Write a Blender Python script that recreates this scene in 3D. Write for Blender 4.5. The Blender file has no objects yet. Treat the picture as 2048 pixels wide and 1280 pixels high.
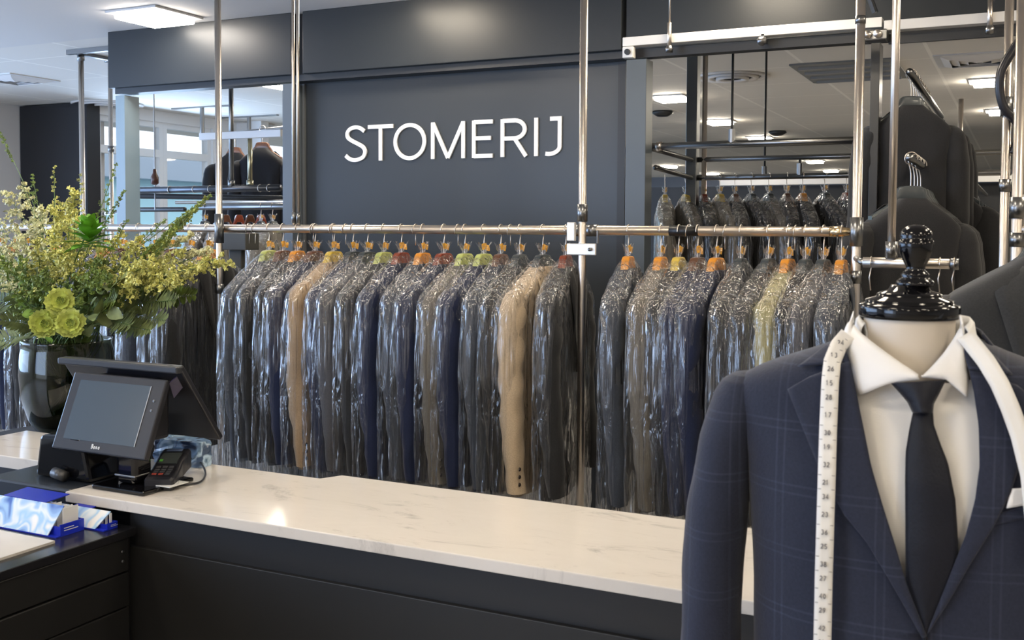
import bpy, math, random
from math import sin, cos, tan, pi, radians as R, sqrt, atan2
from mathutils import Vector as V, Matrix, noise

# ------------------------------------------------------------------ camera, world, exposure
SC = bpy.context.scene
COL = SC.collection
F = 2098.0; YAW = R(26); PITCH = R(2.5); ROLL = R(0.3); PPY = 551.6
EYE = V((0, 0, 1.6))
CAMR = (Matrix.Rotation(YAW, 3, 'Z') @ Matrix.Rotation(R(90) - PITCH, 3, 'X') @ Matrix.Rotation(ROLL, 3, 'Z'))
cd = bpy.data.cameras.new('camera'); cam = bpy.data.objects.new('camera', cd); COL.objects.link(cam)
cam.matrix_world = Matrix.Translation(EYE) @ CAMR.to_4x4()
cd.sensor_width = 36; cd.lens = 36 * F / 2048; cd.shift_y = -(640 - PPY) / 2048; cd.clip_start = .05; cd.clip_end = 200
cd.dof.use_dof = True; cd.dof.focus_distance = 3.6; cd.dof.aperture_fstop = 11
SC.camera = cam
SC.view_settings.view_transform = 'Standard'; SC.view_settings.look = 'None'
SC.view_settings.gamma = 1; SC.view_settings.use_curve_mapping = False
SC.view_settings.exposure = 0.35
SC.cycles.transparent_max_bounces = 14
SC.cycles.max_bounces = 5
SC.cycles.diffuse_bounces = 3
SC.cycles.glossy_bounces = 3
SC.cycles.transmission_bounces = 3

w = bpy.data.worlds.new('World'); SC.world = w; w.use_nodes = True
bg = w.node_tree.nodes['Background']; bg.inputs[0].default_value = (.78, .88, 1, 1); bg.inputs[1].default_value = 1.6

def area_light(name, loc, rot, sx, sy, power, col):
    l = bpy.data.lights.new(name, 'AREA'); l.shape = 'RECTANGLE'; l.size = sx; l.size_y = sy; l.energy = power; l.color = col
    o = bpy.data.objects.new(name, l); COL.objects.link(o); o.location = loc; o.rotation_euler = rot; return o
# daylight coming in at the shop windows: one on the left beside the counter, one behind the camera
area_light('daylight_left', (-8.0, 2.0, 1.6), (0, R(-90), 0), 2.0, 6.0, 190, (.42, .62, 1))
area_light('daylight_rear_window', (-7.2, 7.3, 1.9), (0, R(-90), 0), 1.2, 1.4, 40, (.5, .7, 1))
area_light('daylight_entrance', (-5.0, -3.8, 1.5), (R(90), 0, 0), 3.4, 2.0, 110, (.45, .64, 1))

def ray(u, v): return CAMR @ V(((u - 1024) / F, -(v - PPY) / F, -1))
def on_y(u, v, Y): d = ray(u, v); return EYE + d * (Y / d.y)
def on_x(u, v, X): d = ray(u, v); return EYE + d * (X / d.x)
def on_z(u, v, Z): d = ray(u, v); return EYE + d * ((Z - 1.6) / d.z)
def xat(u, Y, v=460): return on_y(u, v, Y).x

# ------------------------------------------------------------------ materials
MATS = {}
def nt(m):
    m.use_nodes = True; return m.node_tree.nodes, m.node_tree.links, m.node_tree.nodes['Principled BSDF']
def mat(name, col, rough=.5, metal=0, bump=0, bscale=200, var=0, vscale=3, spec=.5, coat=0, sheen=0, stretch=None, emit=None, estr=0):
    if name in MATS: return MATS[name]
    m = bpy.data.materials.new(name); N, L, b = nt(m)
    b.inputs['Base Color'].default_value = (*col, 1); b.inputs['Roughness'].default_value = rough; b.inputs['Metallic'].default_value = metal
    b.inputs['Specular IOR Level'].default_value = spec; b.inputs['Coat Weight'].default_value = coat; b.inputs['Sheen Weight'].default_value = sheen
    b.inputs['Sheen Roughness'].default_value = .4
    if emit: b.inputs['Emission Color'].default_value = (*emit, 1); b.inputs['Emission Strength'].default_value = estr
    tc = N.new('ShaderNodeTexCoord'); mp = N.new('ShaderNodeMapping'); L.new(tc.outputs['Object'], mp.inputs[0])
    if stretch: mp.inputs['Scale'].default_value = stretch
    if var:
        n = N.new('ShaderNodeTexNoise'); n.inputs['Scale'].default_value = vscale; n.inputs['Detail'].default_value = 4; L.new(mp.outputs[0], n.inputs[0])
        r = N.new('ShaderNodeValToRGB'); L.new(n.outputs[0], r.inputs[0])
        r.color_ramp.elements[0].position = .35; r.color_ramp.elements[1].position = .68
        r.color_ramp.elements[0].color = (*[c * (1 - var) for c in col], 1); r.color_ramp.elements[1].color = (*[min(1, c * (1 + var)) for c in col], 1)
        L.new(r.outputs[0], b.inputs['Base Color'])
    if bump:
        n = N.new('ShaderNodeTexNoise'); n.inputs['Scale'].default_value = bscale; n.inputs['Detail'].default_value = 3; L.new(mp.outputs[0], n.inputs[0])
        q = N.new('ShaderNodeBump'); q.inputs['Strength'].default_value = bump; q.inputs['Distance'].default_value = .004
        L.new(n.outputs[0], q.inputs['Height']); L.new(q.outputs[0], b.inputs['Normal'])
    MATS[name] = m; return m

M_CHAR = mat('charcoal_panel', (.016, .019, .022), .38, bump=.04, bscale=120, spec=.38)
M_SIGN = mat('sign_wall_paint', (.023, .027, .031), .34, bump=.03, bscale=160, spec=.5)
M_DARK = mat('near_black', (.012, .013, .015), .4)
M_POST = mat('painted_post', (.07, .085, .1), .35)
M_STEEL = mat('brushed_steel', (.66, .6, .54), .32, 1, bump=.05, bscale=60, stretch=(1, 1, .1))
M_STEELD = mat('dark_steel', (.25, .25, .25), .3, 1)
M_ALU = mat('white_aluminium', (.72, .7, .67), .35, .3)
M_PLASTERW = mat('white_plaster', (.62, .6, .58), .8, bump=.05, bscale=300)
M_WHITE = mat('white_paint', (.8, .82, .84), .5)
M_LETTER = mat('letter_white', (.85, .85, .85), .5)
M_BLACKG = mat('black_gloss', (.003, .003, .004), .07, spec=.45)
M_BLACKP = mat('black_plastic', (.014, .014, .018), .32, bump=.02, bscale=400)
M_BLACKS = mat('black_satin', (.008, .008, .009), .38)
M_COUNTERF = mat('counter_front', (.010, .010, .011), .5)
M_FLOOR = mat('floor_vinyl', (.5, .46, .41), .4, var=.1)
M_LAMPF = mat('lamp_frame', (.6, .6, .6), .4)
M_LAMP = mat('lamp_diffuser', (.9, .9, .9), .5, emit=(1, .87, .68), estr=34)
M_LAMPH = mat('lamp_diffuser_cool', (.9, .9, .9), .5, emit=(1, .91, .8), estr=34)

M_LAMPR = mat('lamp_diffuser_hall', (.9, .9, .9), .5, emit=(1, .9, .74), estr=62)
def marble():
    m = bpy.data.materials.new('marble_top'); N, L, b = nt(m)
    b.inputs['Roughness'].default_value = .12
    tc = N.new('ShaderNodeTexCoord'); mp = N.new('ShaderNodeMapping'); L.new(tc.outputs['Object'], mp.inputs[0])
    mp.inputs['Scale'].default_value = (1.2, 3.2, 1); mp.inputs['Rotation'].default_value = (0, 0, .3)
    n = N.new('ShaderNodeTexNoise'); n.inputs['Scale'].default_value = 3; n.inputs['Detail'].default_value = 9; n.inputs['Roughness'].default_value = .72; n.inputs['Distortion'].default_value = 1.2
    L.new(mp.outputs[0], n.inputs[0]); r = N.new('ShaderNodeValToRGB'); L.new(n.outputs[0], r.inputs[0])
    e = r.color_ramp.elements; e[0].position = .3; e[0].color = (.45, .42, .39, 1); e[1].position = .44; e[1].color = (.67, .63, .58, 1)
    x = e.new(.8); x.color = (.71, .67, .62, 1)
    L.new(r.outputs[0], b.inputs['Base Color']); return m
M_MARBLE = marble()

def ceiling_mat():
    m = bpy.data.materials.new('ceiling_tiles'); N, L, b = nt(m); b.inputs['Roughness'].default_value = .8
    tc = N.new('ShaderNodeTexCoord'); s = N.new('ShaderNodeSeparateXYZ'); L.new(tc.outputs['Object'], s.inputs[0])
    def line(out, period, off, wd):
        a = N.new('ShaderNodeMath'); a.operation = 'ADD'; a.inputs[1].default_value = off + 100 * period; L.new(out, a.inputs[0])
        d = N.new('ShaderNodeMath'); d.operation = 'MODULO'; d.inputs[1].default_value = period; L.new(a.outputs[0], d.inputs[0])
        c = N.new('ShaderNodeMath'); c.operation = 'LESS_THAN'; c.inputs[1].default_value = wd; L.new(d.outputs[0], c.inputs[0]); return c.outputs[0]
    lx = line(s.outputs[0], .78, .62, .022); ly = line(s.outputs[1], .78, .1, .016)
    # grid only inside the rear hall (behind the header); the front ceiling is smoother plasterboard with seams
    mx = N.new('ShaderNodeMath'); mx.operation = 'MAXIMUM'; L.new(lx, mx.inputs[0]); L.new(ly, mx.inputs[1])
    n = N.new('ShaderNodeTexNoise'); n.inputs['Scale'].default_value = .8; L.new(tc.outputs['Object'], n.inputs[0])
    mix = N.new('ShaderNodeMix'); mix.data_type = 'RGBA'; mix.inputs[6].default_value = (.66, .63, .58, 1); mix.inputs[7].default_value = (.8, .77, .71, 1)
    L.new(mx.outputs[0], mix.inputs[0]); L.new(mix.outputs[2], b.inputs['Base Color'])
    return m
M_CEIL = ceiling_mat()
M_CEILF = mat('ceiling_board', (.6, .58, .56), .85, bump=.03, bscale=200)

def two_sided(N, L, fr, ior):
    g = N.new('ShaderNodeNewGeometry'); a = N.new('ShaderNodeMath'); a.operation = 'MULTIPLY_ADD'
    L.new(g.outputs['Backfacing'], a.inputs[0]); a.inputs[1].default_value = 1 / ior - ior; a.inputs[2].default_value = ior; L.new(a.outputs[0], fr.inputs[0])
def film_mat(name, tint=(1, 1, 1), haze=.03, k=.72):
    m = bpy.data.materials.new(name); m.use_nodes = True; N = m.node_tree.nodes; L = m.node_tree.links
    N.remove(N['Principled BSDF']); out = N['Material Output']
    tc = N.new('ShaderNodeTexCoord')
    mp = N.new('ShaderNodeMapping'); 
    sx_ = N.new('ShaderNodeSeparateXYZ'); L.new(tc.outputs['Object'], sx_.inputs[0])
    up_ = N.new('ShaderNodeMapRange'); up_.inputs['From Min'].default_value = -.62; up_.inputs['From Max'].default_value = -.2; up_.inputs['To Min'].default_value = .38; up_.inputs['To Max'].default_value = 1; L.new(sx_.outputs[2], up_.inputs['Value'])
    # draped film: long vertical folds low down, crumpled around the shoulders
    zz_ = N.new('ShaderNodeMath'); zz_.operation = 'MULTIPLY'; L.new(sx_.outputs[2], zz_.inputs[0]); L.new(up_.outputs[0], zz_.inputs[1])
    cb_ = N.new('ShaderNodeCombineXYZ'); L.new(sx_.outputs[0], cb_.inputs[0]); L.new(sx_.outputs[1], cb_.inputs[1]); L.new(zz_.outputs[0], cb_.inputs[2])
    mp.inputs['Scale'].default_value = (1, 1, .4); L.new(cb_.outputs[0], mp.inputs[0])
    n = N.new('ShaderNodeTexNoise'); n.inputs['Scale'].default_value = 26; n.inputs['Detail'].default_value = 3; n.inputs['Distortion'].default_value = .8; L.new(mp.outputs[0], n.inputs[0])
    v = N.new('ShaderNodeTexVoronoi'); v.feature = 'DISTANCE_TO_EDGE'; v.inputs['Scale'].default_value = 20; L.new(mp.outputs[0], v.inputs['Vector'])
    v2 = N.new('ShaderNodeTexVoronoi'); v2.feature = 'DISTANCE_TO_EDGE'; v2.inputs['Scale'].default_value = 55; L.new(mp.outputs[0], v2.inputs['Vector'])
    ad0 = N.new('ShaderNodeMath'); ad0.operation = 'MULTIPLY_ADD'; ad0.inputs[1].default_value = .3; L.new(v2.outputs['Distance'], ad0.inputs[0]); L.new(n.outputs[0], ad0.inputs[2])
    ad = N.new('ShaderNodeMath'); ad.operation = 'ADD'; L.new(ad0.outputs[0], ad.inputs[0])
    mu = N.new('ShaderNodeMath'); mu.operation = 'MULTIPLY'; mu.inputs[1].default_value = .5; L.new(v.outputs['Distance'], mu.inputs[0]); L.new(mu.outputs[0], ad.inputs[1])
    bp = N.new('ShaderNodeBump'); bp.inputs['Strength'].default_value = .9; bp.inputs['Distance'].default_value = .034; L.new(ad.outputs[0], bp.inputs['Height'])
    g = N.new('ShaderNodeBsdfGlossy'); g.inputs['Roughness'].default_value = .11; g.inputs['Color'].default_value = (1, 1, 1, 1); L.new(bp.outputs[0], g.inputs['Normal'])
    t = N.new('ShaderNodeBsdfTransparent'); t.inputs[0].default_value = (*tint, 1)
    d = N.new('ShaderNodeBsdfTranslucent'); d.inputs[0].default_value = (.9, .9, .9, 1)
    d2 = N.new('ShaderNodeBsdfDiffuse'); d2.inputs[0].default_value = (.9, .9, .9, 1); L.new(bp.outputs[0], d2.inputs['Normal'])
    md = N.new('ShaderNodeMixShader'); md.inputs[0].default_value = .6; L.new(d.outputs[0], md.inputs[1]); L.new(d2.outputs[0], md.inputs[2])
    # creased film scatters more light along its creases
    cr = None
    for sc_, wd_, am in ((13, .012, .42), (34, .026, .22)):
        nz = N.new('ShaderNodeTexNoise'); nz.inputs['Scale'].default_value = sc_ * .35; L.new(mp.outputs[0], nz.inputs[0])
        ds = N.new('ShaderNodeMix'); ds.data_type = 'VECTOR'; ds.inputs[0].default_value = .12; L.new(mp.outputs[0], ds.inputs[4]); L.new(nz.outputs['Color'], ds.inputs[5])
        vo = N.new('ShaderNodeTexVoronoi'); vo.feature = 'DISTANCE_TO_EDGE'; vo.inputs['Scale'].default_value = sc_; L.new(ds.outputs[1], vo.inputs['Vector'])
        mr = N.new('ShaderNodeMapRange'); mr.inputs['From Min'].default_value = 0; mr.inputs['From Max'].default_value = wd_ * 2; mr.inputs['To Min'].default_value = am; mr.inputs['To Max'].default_value = 0; L.new(vo.outputs['Distance'], mr.inputs['Value'])
        msk = N.new('ShaderNodeMapRange'); msk.inputs['From Min'].default_value = .38; msk.inputs['From Max'].default_value = .56; L.new(nz.outputs[0], msk.inputs['Value'])
        mm = N.new('ShaderNodeMath'); mm.operation = 'MULTIPLY'; mu_ = N.new('ShaderNodeMath'); mu_.operation = 'MULTIPLY'; L.new(mr.outputs[0], mu_.inputs[0]); L.new(up_.outputs[0], mu_.inputs[1]); L.new(mu_.outputs[0], mm.inputs[0]); L.new(msk.outputs[0], mm.inputs[1])
        ad2 = N.new('ShaderNodeMath'); ad2.operation = 'ADD'; ad2.use_clamp = True; L.new(mm.outputs[0], ad2.inputs[0])
        if cr is None: ad2.inputs[1].default_value = haze
        else: L.new(cr, ad2.inputs[1])
        cr = ad2.outputs[0]
    m1 = N.new('ShaderNodeMixShader'); L.new(cr, m1.inputs[0]); L.new(t.outputs[0], m1.inputs[1]); L.new(md.outputs[0], m1.inputs[2])
    fr = N.new('ShaderNodeFresnel'); two_sided(N, L, fr, 1.5); L.new(bp.outputs[0], fr.inputs['Normal'])
    fm = N.new('ShaderNodeMath'); fm.operation = 'MULTIPLY_ADD'; fm.inputs[1].default_value = 1.6 * k; fm.inputs[2].default_value = .05 * k; fm.use_clamp = True; L.new(fr.outputs[0], fm.inputs[0])
    m2 = N.new('ShaderNodeMixShader'); L.new(fm.outputs[0], m2.inputs[0]); L.new(m1.outputs[0], m2.inputs[1]); L.new(g.outputs[0], m2.inputs[2])
    L.new(m2.outputs[0], out.inputs[0]); return m
M_FILM = film_mat('clear_plastic_film')

def glass_mat(name, tint=(1, 1, 1), rough=.02, k=1.0):
    m = bpy.data.materials.new(name); m.use_nodes = True; N = m.node_tree.nodes; L = m.node_tree.links
    N.remove(N['Principled BSDF']); out = N['Material Output']
    g = N.new('ShaderNodeBsdfGlossy'); g.inputs['Roughness'].default_value = rough
    t = N.new('ShaderNodeBsdfTransparent'); t.inputs[0].default_value = (*tint, 1)
    fr = N.new('ShaderNodeFresnel'); two_sided(N, L, fr, 1.45)
    fm = N.new('ShaderNodeMath'); fm.operation = 'MULTIPLY'; fm.inputs[1].default_value = k; fm.use_clamp = True; L.new(fr.outputs[0], fm.inputs[0])
    m2 = N.new('ShaderNodeMixShader'); L.new(fm.outputs[0], m2.inputs[0]); L.new(t.outputs[0], m2.inputs[1]); L.new(g.outputs[0], m2.inputs[2])
    L.new(m2.outputs[0], out.inputs[0]); return m
M_GLASS = glass_mat('window_glass')

def wool(name, col, check=None, rough=.85):
    if name in MATS: return MATS[name]
    m = bpy.data.materials.new(name); N, L, b = nt(m)
    b.inputs['Roughness'].default_value = rough; b.inputs['Sheen Weight'].default_value = .12; b.inputs['Sheen Roughness'].default_value = .5
    b.inputs['Specular IOR Level'].default_value = .25
    tc = N.new('ShaderNodeTexCoord')
    n = N.new('ShaderNodeTexNoise'); n.inputs['Scale'].default_value = 260; n.inputs['Detail'].default_value = 2; L.new(tc.outputs['Object'], n.inputs[0])
    r = N.new('ShaderNodeValToRGB'); L.new(n.outputs[0], r.inputs[0])
    r.color_ramp.elements[0].color = (*[c * .75 for c in col], 1); r.color_ramp.elements[1].color = (*[c * 1.3 for c in col], 1)
    last = r.outputs[0]
    if check:
        s = N.new('ShaderNodeSeparateXYZ'); L.new(tc.outputs['Object'], s.inputs[0])
        acc = None
        for ax, off in ((0, .0), (0, .011), (2, .0), (2, .011)):
            a = N.new('ShaderNodeMath'); a.operation = 'ADD'; a.inputs[1].default_value = off + 7.5; L.new(s.outputs[ax], a.inputs[0])
            d = N.new('ShaderNodeMath'); d.operation = 'MODULO'; d.inputs[1].default_value = .068 if ax == 0 else .085; L.new(a.outputs[0], d.inputs[0])
            c = N.new('ShaderNodeMath'); c.operation = 'LESS_THAN'; c.inputs[1].default_value = .0028; L.new(d.outputs[0], c.inputs[0])
            if acc is None: acc = c.outputs[0]
            else:
                q = N.new('ShaderNodeMath'); q.operation = 'ADD'; L.new(acc, q.inputs[0]); L.new(c.outputs[0], q.inputs[1]); acc = q.outputs[0]
        n2 = N.new('ShaderNodeTexNoise'); n2.inputs['Scale'].default_value = 9; L.new(tc.outputs['Object'], n2.inputs[0])
        q = N.new('ShaderNodeMath'); q.operation = 'MULTIPLY'; L.new(acc, q.inputs[0]); L.new(n2.outputs[0], q.inputs[1])
        q2 = N.new('ShaderNodeMath'); q2.operation = 'MULTIPLY'; q2.inputs[1].default_value = .28; q2.use_clamp = True; L.new(q.outputs[0], q2.inputs[0])
        mx = N.new('ShaderNodeMix'); mx.data_type = 'RGBA'; L.new(q2.outputs[0], mx.inputs[0]); L.new(last, mx.inputs[6]); mx.inputs[7].default_value = (*check, 1); last = mx.outputs[2]
    L.new(last, b.inputs['Base Color'])
    q = N.new('ShaderNodeBump'); q.inputs['Strength'].default_value = .25; q.inputs['Distance'].default_value = .002; L.new(n.outputs[0], q.inputs['Height']); L.new(q.outputs[0], b.inputs['Normal'])
    MATS[name] = m; return m

# ------------------------------------------------------------------ mesh helpers
class MB:
    def __init__(s): s.v = []; s.f = []; s.mi = []; s.m = 0
    def add(s, vs, fs):
        k = len(s.v); s.v += [tuple(p) for p in vs]; s.f += [tuple(i + k for i in f) for f in fs]; s.mi += [s.m] * len(fs); return s
    def box(s, a, b, rot=None, piv=None):
        x0, y0, z0 = a; x1, y1, z1 = b
        vs = [V((x, y, z)) for z in (z0, z1) for (x, y) in ((x0, y0), (x1, y0), (x1, y1), (x0, y1))]
        if rot is not None:
            c = piv or V(((x0 + x1) / 2, (y0 + y1) / 2, (z0 + z1) / 2)); vs = [c + rot @ (p - c) for p in vs]
        return s.add(vs, [(3, 2, 1, 0), (4, 5, 6, 7), (0, 1, 5, 4), (1, 2, 6, 5), (2, 3, 7, 6), (3, 0, 4, 7)])
    def tube(s, pts, r, n=10, cap=True, flat=1.0):
        pts = [V(p) for p in pts]; rs = r if isinstance(r, (list, tuple)) else [r] * len(pts)
        up = V((0, 0, 1)); vs = []; m = len(pts)
        d0 = (pts[1] - pts[0]).normalized()
        if abs(d0.dot(up)) > .95: up = V((0, 1, 0))
        side = d0.cross(up).normalized()
        for i, p in enumerate(pts):
            d = (pts[min(i + 1, m - 1)] - pts[max(i - 1, 0)])
            d = d.normalized() if d.length > 1e-9 else d0
            side = (side - d * side.dot(d)); side = side.normalized() if side.length > 1e-6 else d.orthogonal().normalized()
            nn = d.cross(side)
            for k in range(n):
                a = 2 * pi * k / n; vs.append(p + (side * cos(a) + nn * sin(a) * flat) * rs[i])
        fs = [(i * n + k, i * n + (k + 1) % n, (i + 1) * n + (k + 1) % n, (i + 1) * n + k) for i in range(m - 1) for k in range(n)]
        if cap: fs += [tuple(range(n))[::-1], tuple((m - 1) * n + k for k in range(n))]
        return s.add(vs, fs)
    def lathe(s, prof, c, n=48, cap=True, mtx=None):
        vs = []; c = V(c)
        for (r, z) in prof:
            for k in range(n):
                a = 2 * pi * k / n; p = V((r * cos(a), r * sin(a), z))
                if mtx: p = mtx @ p
                vs.append(c + p)
        m = len(prof)
        fs = [(i * n + k, i * n + (k + 1) % n, (i + 1) * n + (k + 1) % n, (i + 1) * n + k) for i in range(m - 1) for k in range(n)]
        if cap: fs += [tuple(range(n))[::-1], tuple((m - 1) * n + k for k in range(n))]
        return s.add(vs, fs)
    def grid(s, rows, closed=False):
        n = len(rows[0]); vs = [p for r in rows for p in r]; fs = []
        for i in range(len(rows) - 1):
            for k in range(n if closed else n - 1):
                fs.append((i * n + k, i * n + (k + 1) % n, (i + 1) * n + (k + 1) % n, (i + 1) * n + k))
        return s.add(vs, fs)
    def poly_prism(s, pts, d):   # pts list of Vectors in a plane, extruded by vector d
        n = len(pts); vs = [V(p) for p in pts] + [V(p) + d for p in pts]
        return s.add(vs, [tuple(range(n)), tuple(range(2 * n - 1, n - 1, -1))] + [(i, i + n, (i + 1) % n + n, (i + 1) % n) for i in range(n)])
    def build(s, name, m, parent=None, smooth=False, bevel=0, solid=0, subd=0, origin=None):
        if not s.v: return None
        if parent is not None: org = parent_loc(parent)
        elif origin is not None: org = V(origin)
        else:
            xs, ys, zs = zip(*s.v); org = V(((min(xs) + max(xs)) / 2, (min(ys) + max(ys)) / 2, min(zs)))
        me = bpy.data.meshes.new(name); me.from_pydata([tuple(V(p) - org) for p in s.v], [], s.f)
        for mm in (m if isinstance(m, (list, tuple)) else [m]): me.materials.append(mm)
        if isinstance(m, (list, tuple)) and len(m) > 1: me.polygons.foreach_set('material_index', s.mi)
        if smooth: me.polygons.foreach_set('use_smooth', [True] * len(me.polygons))
        me.update(); o = bpy.data.objects.new(name, me); COL.objects.link(o)
        if parent is not None: o.parent = parent
        else: o.location = org
        if bevel:
            b = o.modifiers.new('bevel', 'BEVEL'); b.width = bevel; b.segments = 2; b.limit_method = 'ANGLE'; b.angle_limit = R(40)
        if solid:
            b = o.modifiers.new('solid', 'SOLIDIFY'); b.thickness = abs(solid); b.offset = 1 if solid > 0 else -1
        if subd:
            b = o.modifiers.new('subd', 'SUBSURF'); b.levels = subd; b.render_levels = subd
        return o
def parent_loc(o):
    l = V((0, 0, 0))
    while o is not None: l = l + V(o.location); o = o.parent
    return l
def tag(o, label, cat, group=None):
    o['label'] = label; o['category'] = cat
    if group: o['group'] = group
    return o
def thing(name, label, cat, loc=(0, 0, 0), group=None):
    o = bpy.data.objects.new(name, None); COL.objects.link(o); o.location = loc; o.empty_display_size = .05
    return tag(o, label, cat, group)
def struct(name, mb, m, **k):
    o = mb.build(name, m, **k); o['kind'] = 'structure'; return o
def copy_tree(o, parent=None):
    c = o.copy(); COL.objects.link(c)
    if parent is not None: c.parent = parent
    for ch in list(o.children): copy_tree(ch, c)
    return c
def lerp(a, b, t): return a + (b - a) * t
def interp(tab, z):   # tab: list of (z, ...) descending or ascending
    t = sorted(tab)
    if z <= t[0][0]: return t[0][1:]
    if z >= t[-1][0]: return t[-1][1:]
    for a, b in zip(t, t[1:]):
        if a[0] <= z <= b[0]:
            k = (z - a[0]) / (b[0] - a[0]); k2 = k
            return tuple(lerp(p, q, k2) for p, q in zip(a[1:], b[1:]))

H = 2.7
# ------------------------------------------------------------------ room
struct('floor', MB().box((-9, -5, -.1), (6, 21, 0)), M_FLOOR)
struct('ceiling', MB().box((-9, 4.46, H), (6, 21, H + .1)), M_CEIL)
struct('ceiling_front', MB().box((-9, -5, H), (6, 4.46, H + .1)), M_CEILF)
# left wall: unseen window strip near the camera, plaster by the dark cabinet, then the set-in window wall
Wb = MB(); Wb.box((-8.4, -5, 0), (-8.2, 6.78, .5)); Wb.box((-8.4, -5, 2.62), (-8.2, 6.78, H)); Wb.box((-8.4, 5.4, .5), (-8.2, 6.78, 2.62)); Wb.box((-8.4, -5, .5), (-8.2, -1.4, 2.62))
struct('wall_left', Wb, M_PLASTERW)
struct('wall_back', MB().box((-9, 20.8, 0), (6, 21, H)), mat('back_wall_blue', (.16, .19, .26), .7))
struct('wall_right', MB().box((5.8, -5, 0), (6, 21, H)), M_PLASTERW)
Fb = MB(); Fb.box((-9, -5, 0), (-7, -4.8, H)); Fb.box((-7, -5, 2.5), (-3, -4.8, H)); Fb.box((-3, -5, 0), (6, -4.8, H))
struct('wall_front', Fb, M_PLASTERW)
# jogged window wall
WX = -7.35
p0 = on_x(166, 460, WX).y
WY1 = 8.55
wz = lambda v, u: on_x(u, v, WX).z
Wb = MB(); Wb.box((WX - .15, 6.75, 0), (WX, WY1, .95)); Wb.box((WX - .15, 6.75, 2.6), (WX, WY1 + .4, H)); Wb.box((WX - .15, WY1 - .35, .95), (WX, WY1, 2.6))
struct('wall_left_window', Wb, M_WHITE)
struct('wall_left_jog', MB().box((-8.4, 6.78, 0), (WX - .15, 6.95, H)), M_PLASTERW)
for gi, (ya, yb) in enumerate(((6.75, 7.55), (7.55, WY1 - .35))):
    fr = MB()
    for z0, z1 in ((.95, 1.0), (1.5, 1.53), (2.27, 2.34), (2.55, 2.6)): fr.box((WX - .1, ya + .0501, z0), (WX - .03, yb - .0501, z1))
    fr.box((WX - .1, ya, .95), (WX - .03, ya + .05, 2.6)); fr.box((WX - .1, yb - .05, .95), (WX - .03, yb - .001, 2.6))
    wn = fr.build('window_%d' % (gi + 1), M_WHITE); wn['kind'] = 'structure'
    MB().box((WX - .069, ya + .051, .96), (WX - .061, yb - .051, 2.59)).build('pane', M_GLASS, wn)
# partition past the window, dark
struct('wall_partition', MB().box((WX - .15, WY1 + .0, 0), (WX + .32, WY1 + .12, H)), M_WHITE)
# dark tall cabinet against the jog
dc = thing('tall_cabinet', 'tall matt black panel cabinet standing in the far left corner beside the window', 'cabinet', (-7.8, 6.7, 0))
MB().box((-8.19, 6.62, 0), (WX + .02, 6.745, H - .01)).build('body', mat('cabinet_black', (.014, .015, .019), .5), dc)
MB().box((-7.72, 6.60, .02), (WX + .02, 6.62, H - .04)).build('door', mat('cabinet_black', (.014, .015, .019), .5), dc)
# street outside
ob = thing('building', 'pale blue-white low building outside the far left window', 'building', (-14, 9, 0))
MB().box((-17, 2, 0), (-14, 22, 2.45)).build('wall', mat('outside_wall', (.5, .8, .88), .6), ob)
MB().box((-17, 2, 2.4505), (-13.6, 22, 2.86)).build('canopy', mat('outside_canopy', (.35, .42, .5), .6), ob)
MB().box((-13.99, 12.5, .2), (-13.9, 14.5, 1.6)).build('shop_window', mat('outside_glass', (.5, .75, .85), .2), ob)
struct('ground_outside', MB().box((-30, -8, -.12), (-8.4, 30, -.02)), mat('pavement', (.35, .36, .38), .8))

# header fascia and sign wall
YH = 4.35; ZH = 2.387
xl = xat(216, YH, 120); xs0 = xat(582, YH, 90); xs1 = xat(605, YH, 90); xr0 = xat(1243, YH, 60); xr1 = xat(1250, YH, 60)
struct('trim_1', MB().box((xl, YH, ZH), (xs0, YH + .12, H)), M_CHAR, bevel=.003)
struct('trim_2', MB().box((xs1, YH, ZH), (xr0, YH + .12, H)), M_CHAR, bevel=.003)
struct('trim_3', MB().box((xr1, YH + .012, ZH), (5.8, YH + .12, H)), M_CHAR, bevel=.003)
struct('trim_4', MB().box((xl + .02, YH + .03, ZH - .032), (5.8, YH + .11, ZH - .0005)), M_DARK)
struct('trim_5', MB().box((xs0, YH + .05, ZH), (xs1, YH + .11, H)), M_DARK)
# post helper
def post(name, u0, u1, z1, m, y0=4.38, d=.1):
    xa, xb = xat(u0, y0, 300), xat(u1, y0, 300)
    struct(name, MB().box((xa, y0, 0), (xb, y0 + d, z1)), m, bevel=.002)
    return xa, xb
post('trim_6', 232, 250, ZH - .04, mat('post_daylit_blue', (.2, .28, .34), .35), d=.11)  # pale blue is reflected daylight painted into the post colour
post('trim_7', 565, 585, ZH - .04, mat('post_blue', (.09, .11, .135), .35))
post('trim_8', 1251, 1291, ZH - .04, M_POST, d=.09)
post('trim_9', 1738, 1756, ZH - .04, mat('post_grey', (.022, .022, .022), .3), d=.1)
SX0 = xat(608, 4.47, 300); SX1 = xat(1236, 4.47, 300)
struct('wall_sign', MB().box((SX0, 4.47, 0), (SX1, 4.55, ZH + .05)), M_SIGN)
struct('trim_10', MB().box((SX0 - .055, 4.50, 0), (SX0 - .001, 4.54, ZH)), M_DARK)
struct('trim_11', MB().box((SX0, 4.455, 0), (SX0 + .014, 4.4695, ZH - .035)), mat('trim_grey', (.2, .21, .22), .3, .5))
struct('trim_12', MB().box((SX1 + .001, 4.46, 0), (xat(1250, 4.46, 300), 4.54, ZH)), M_DARK)

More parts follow.
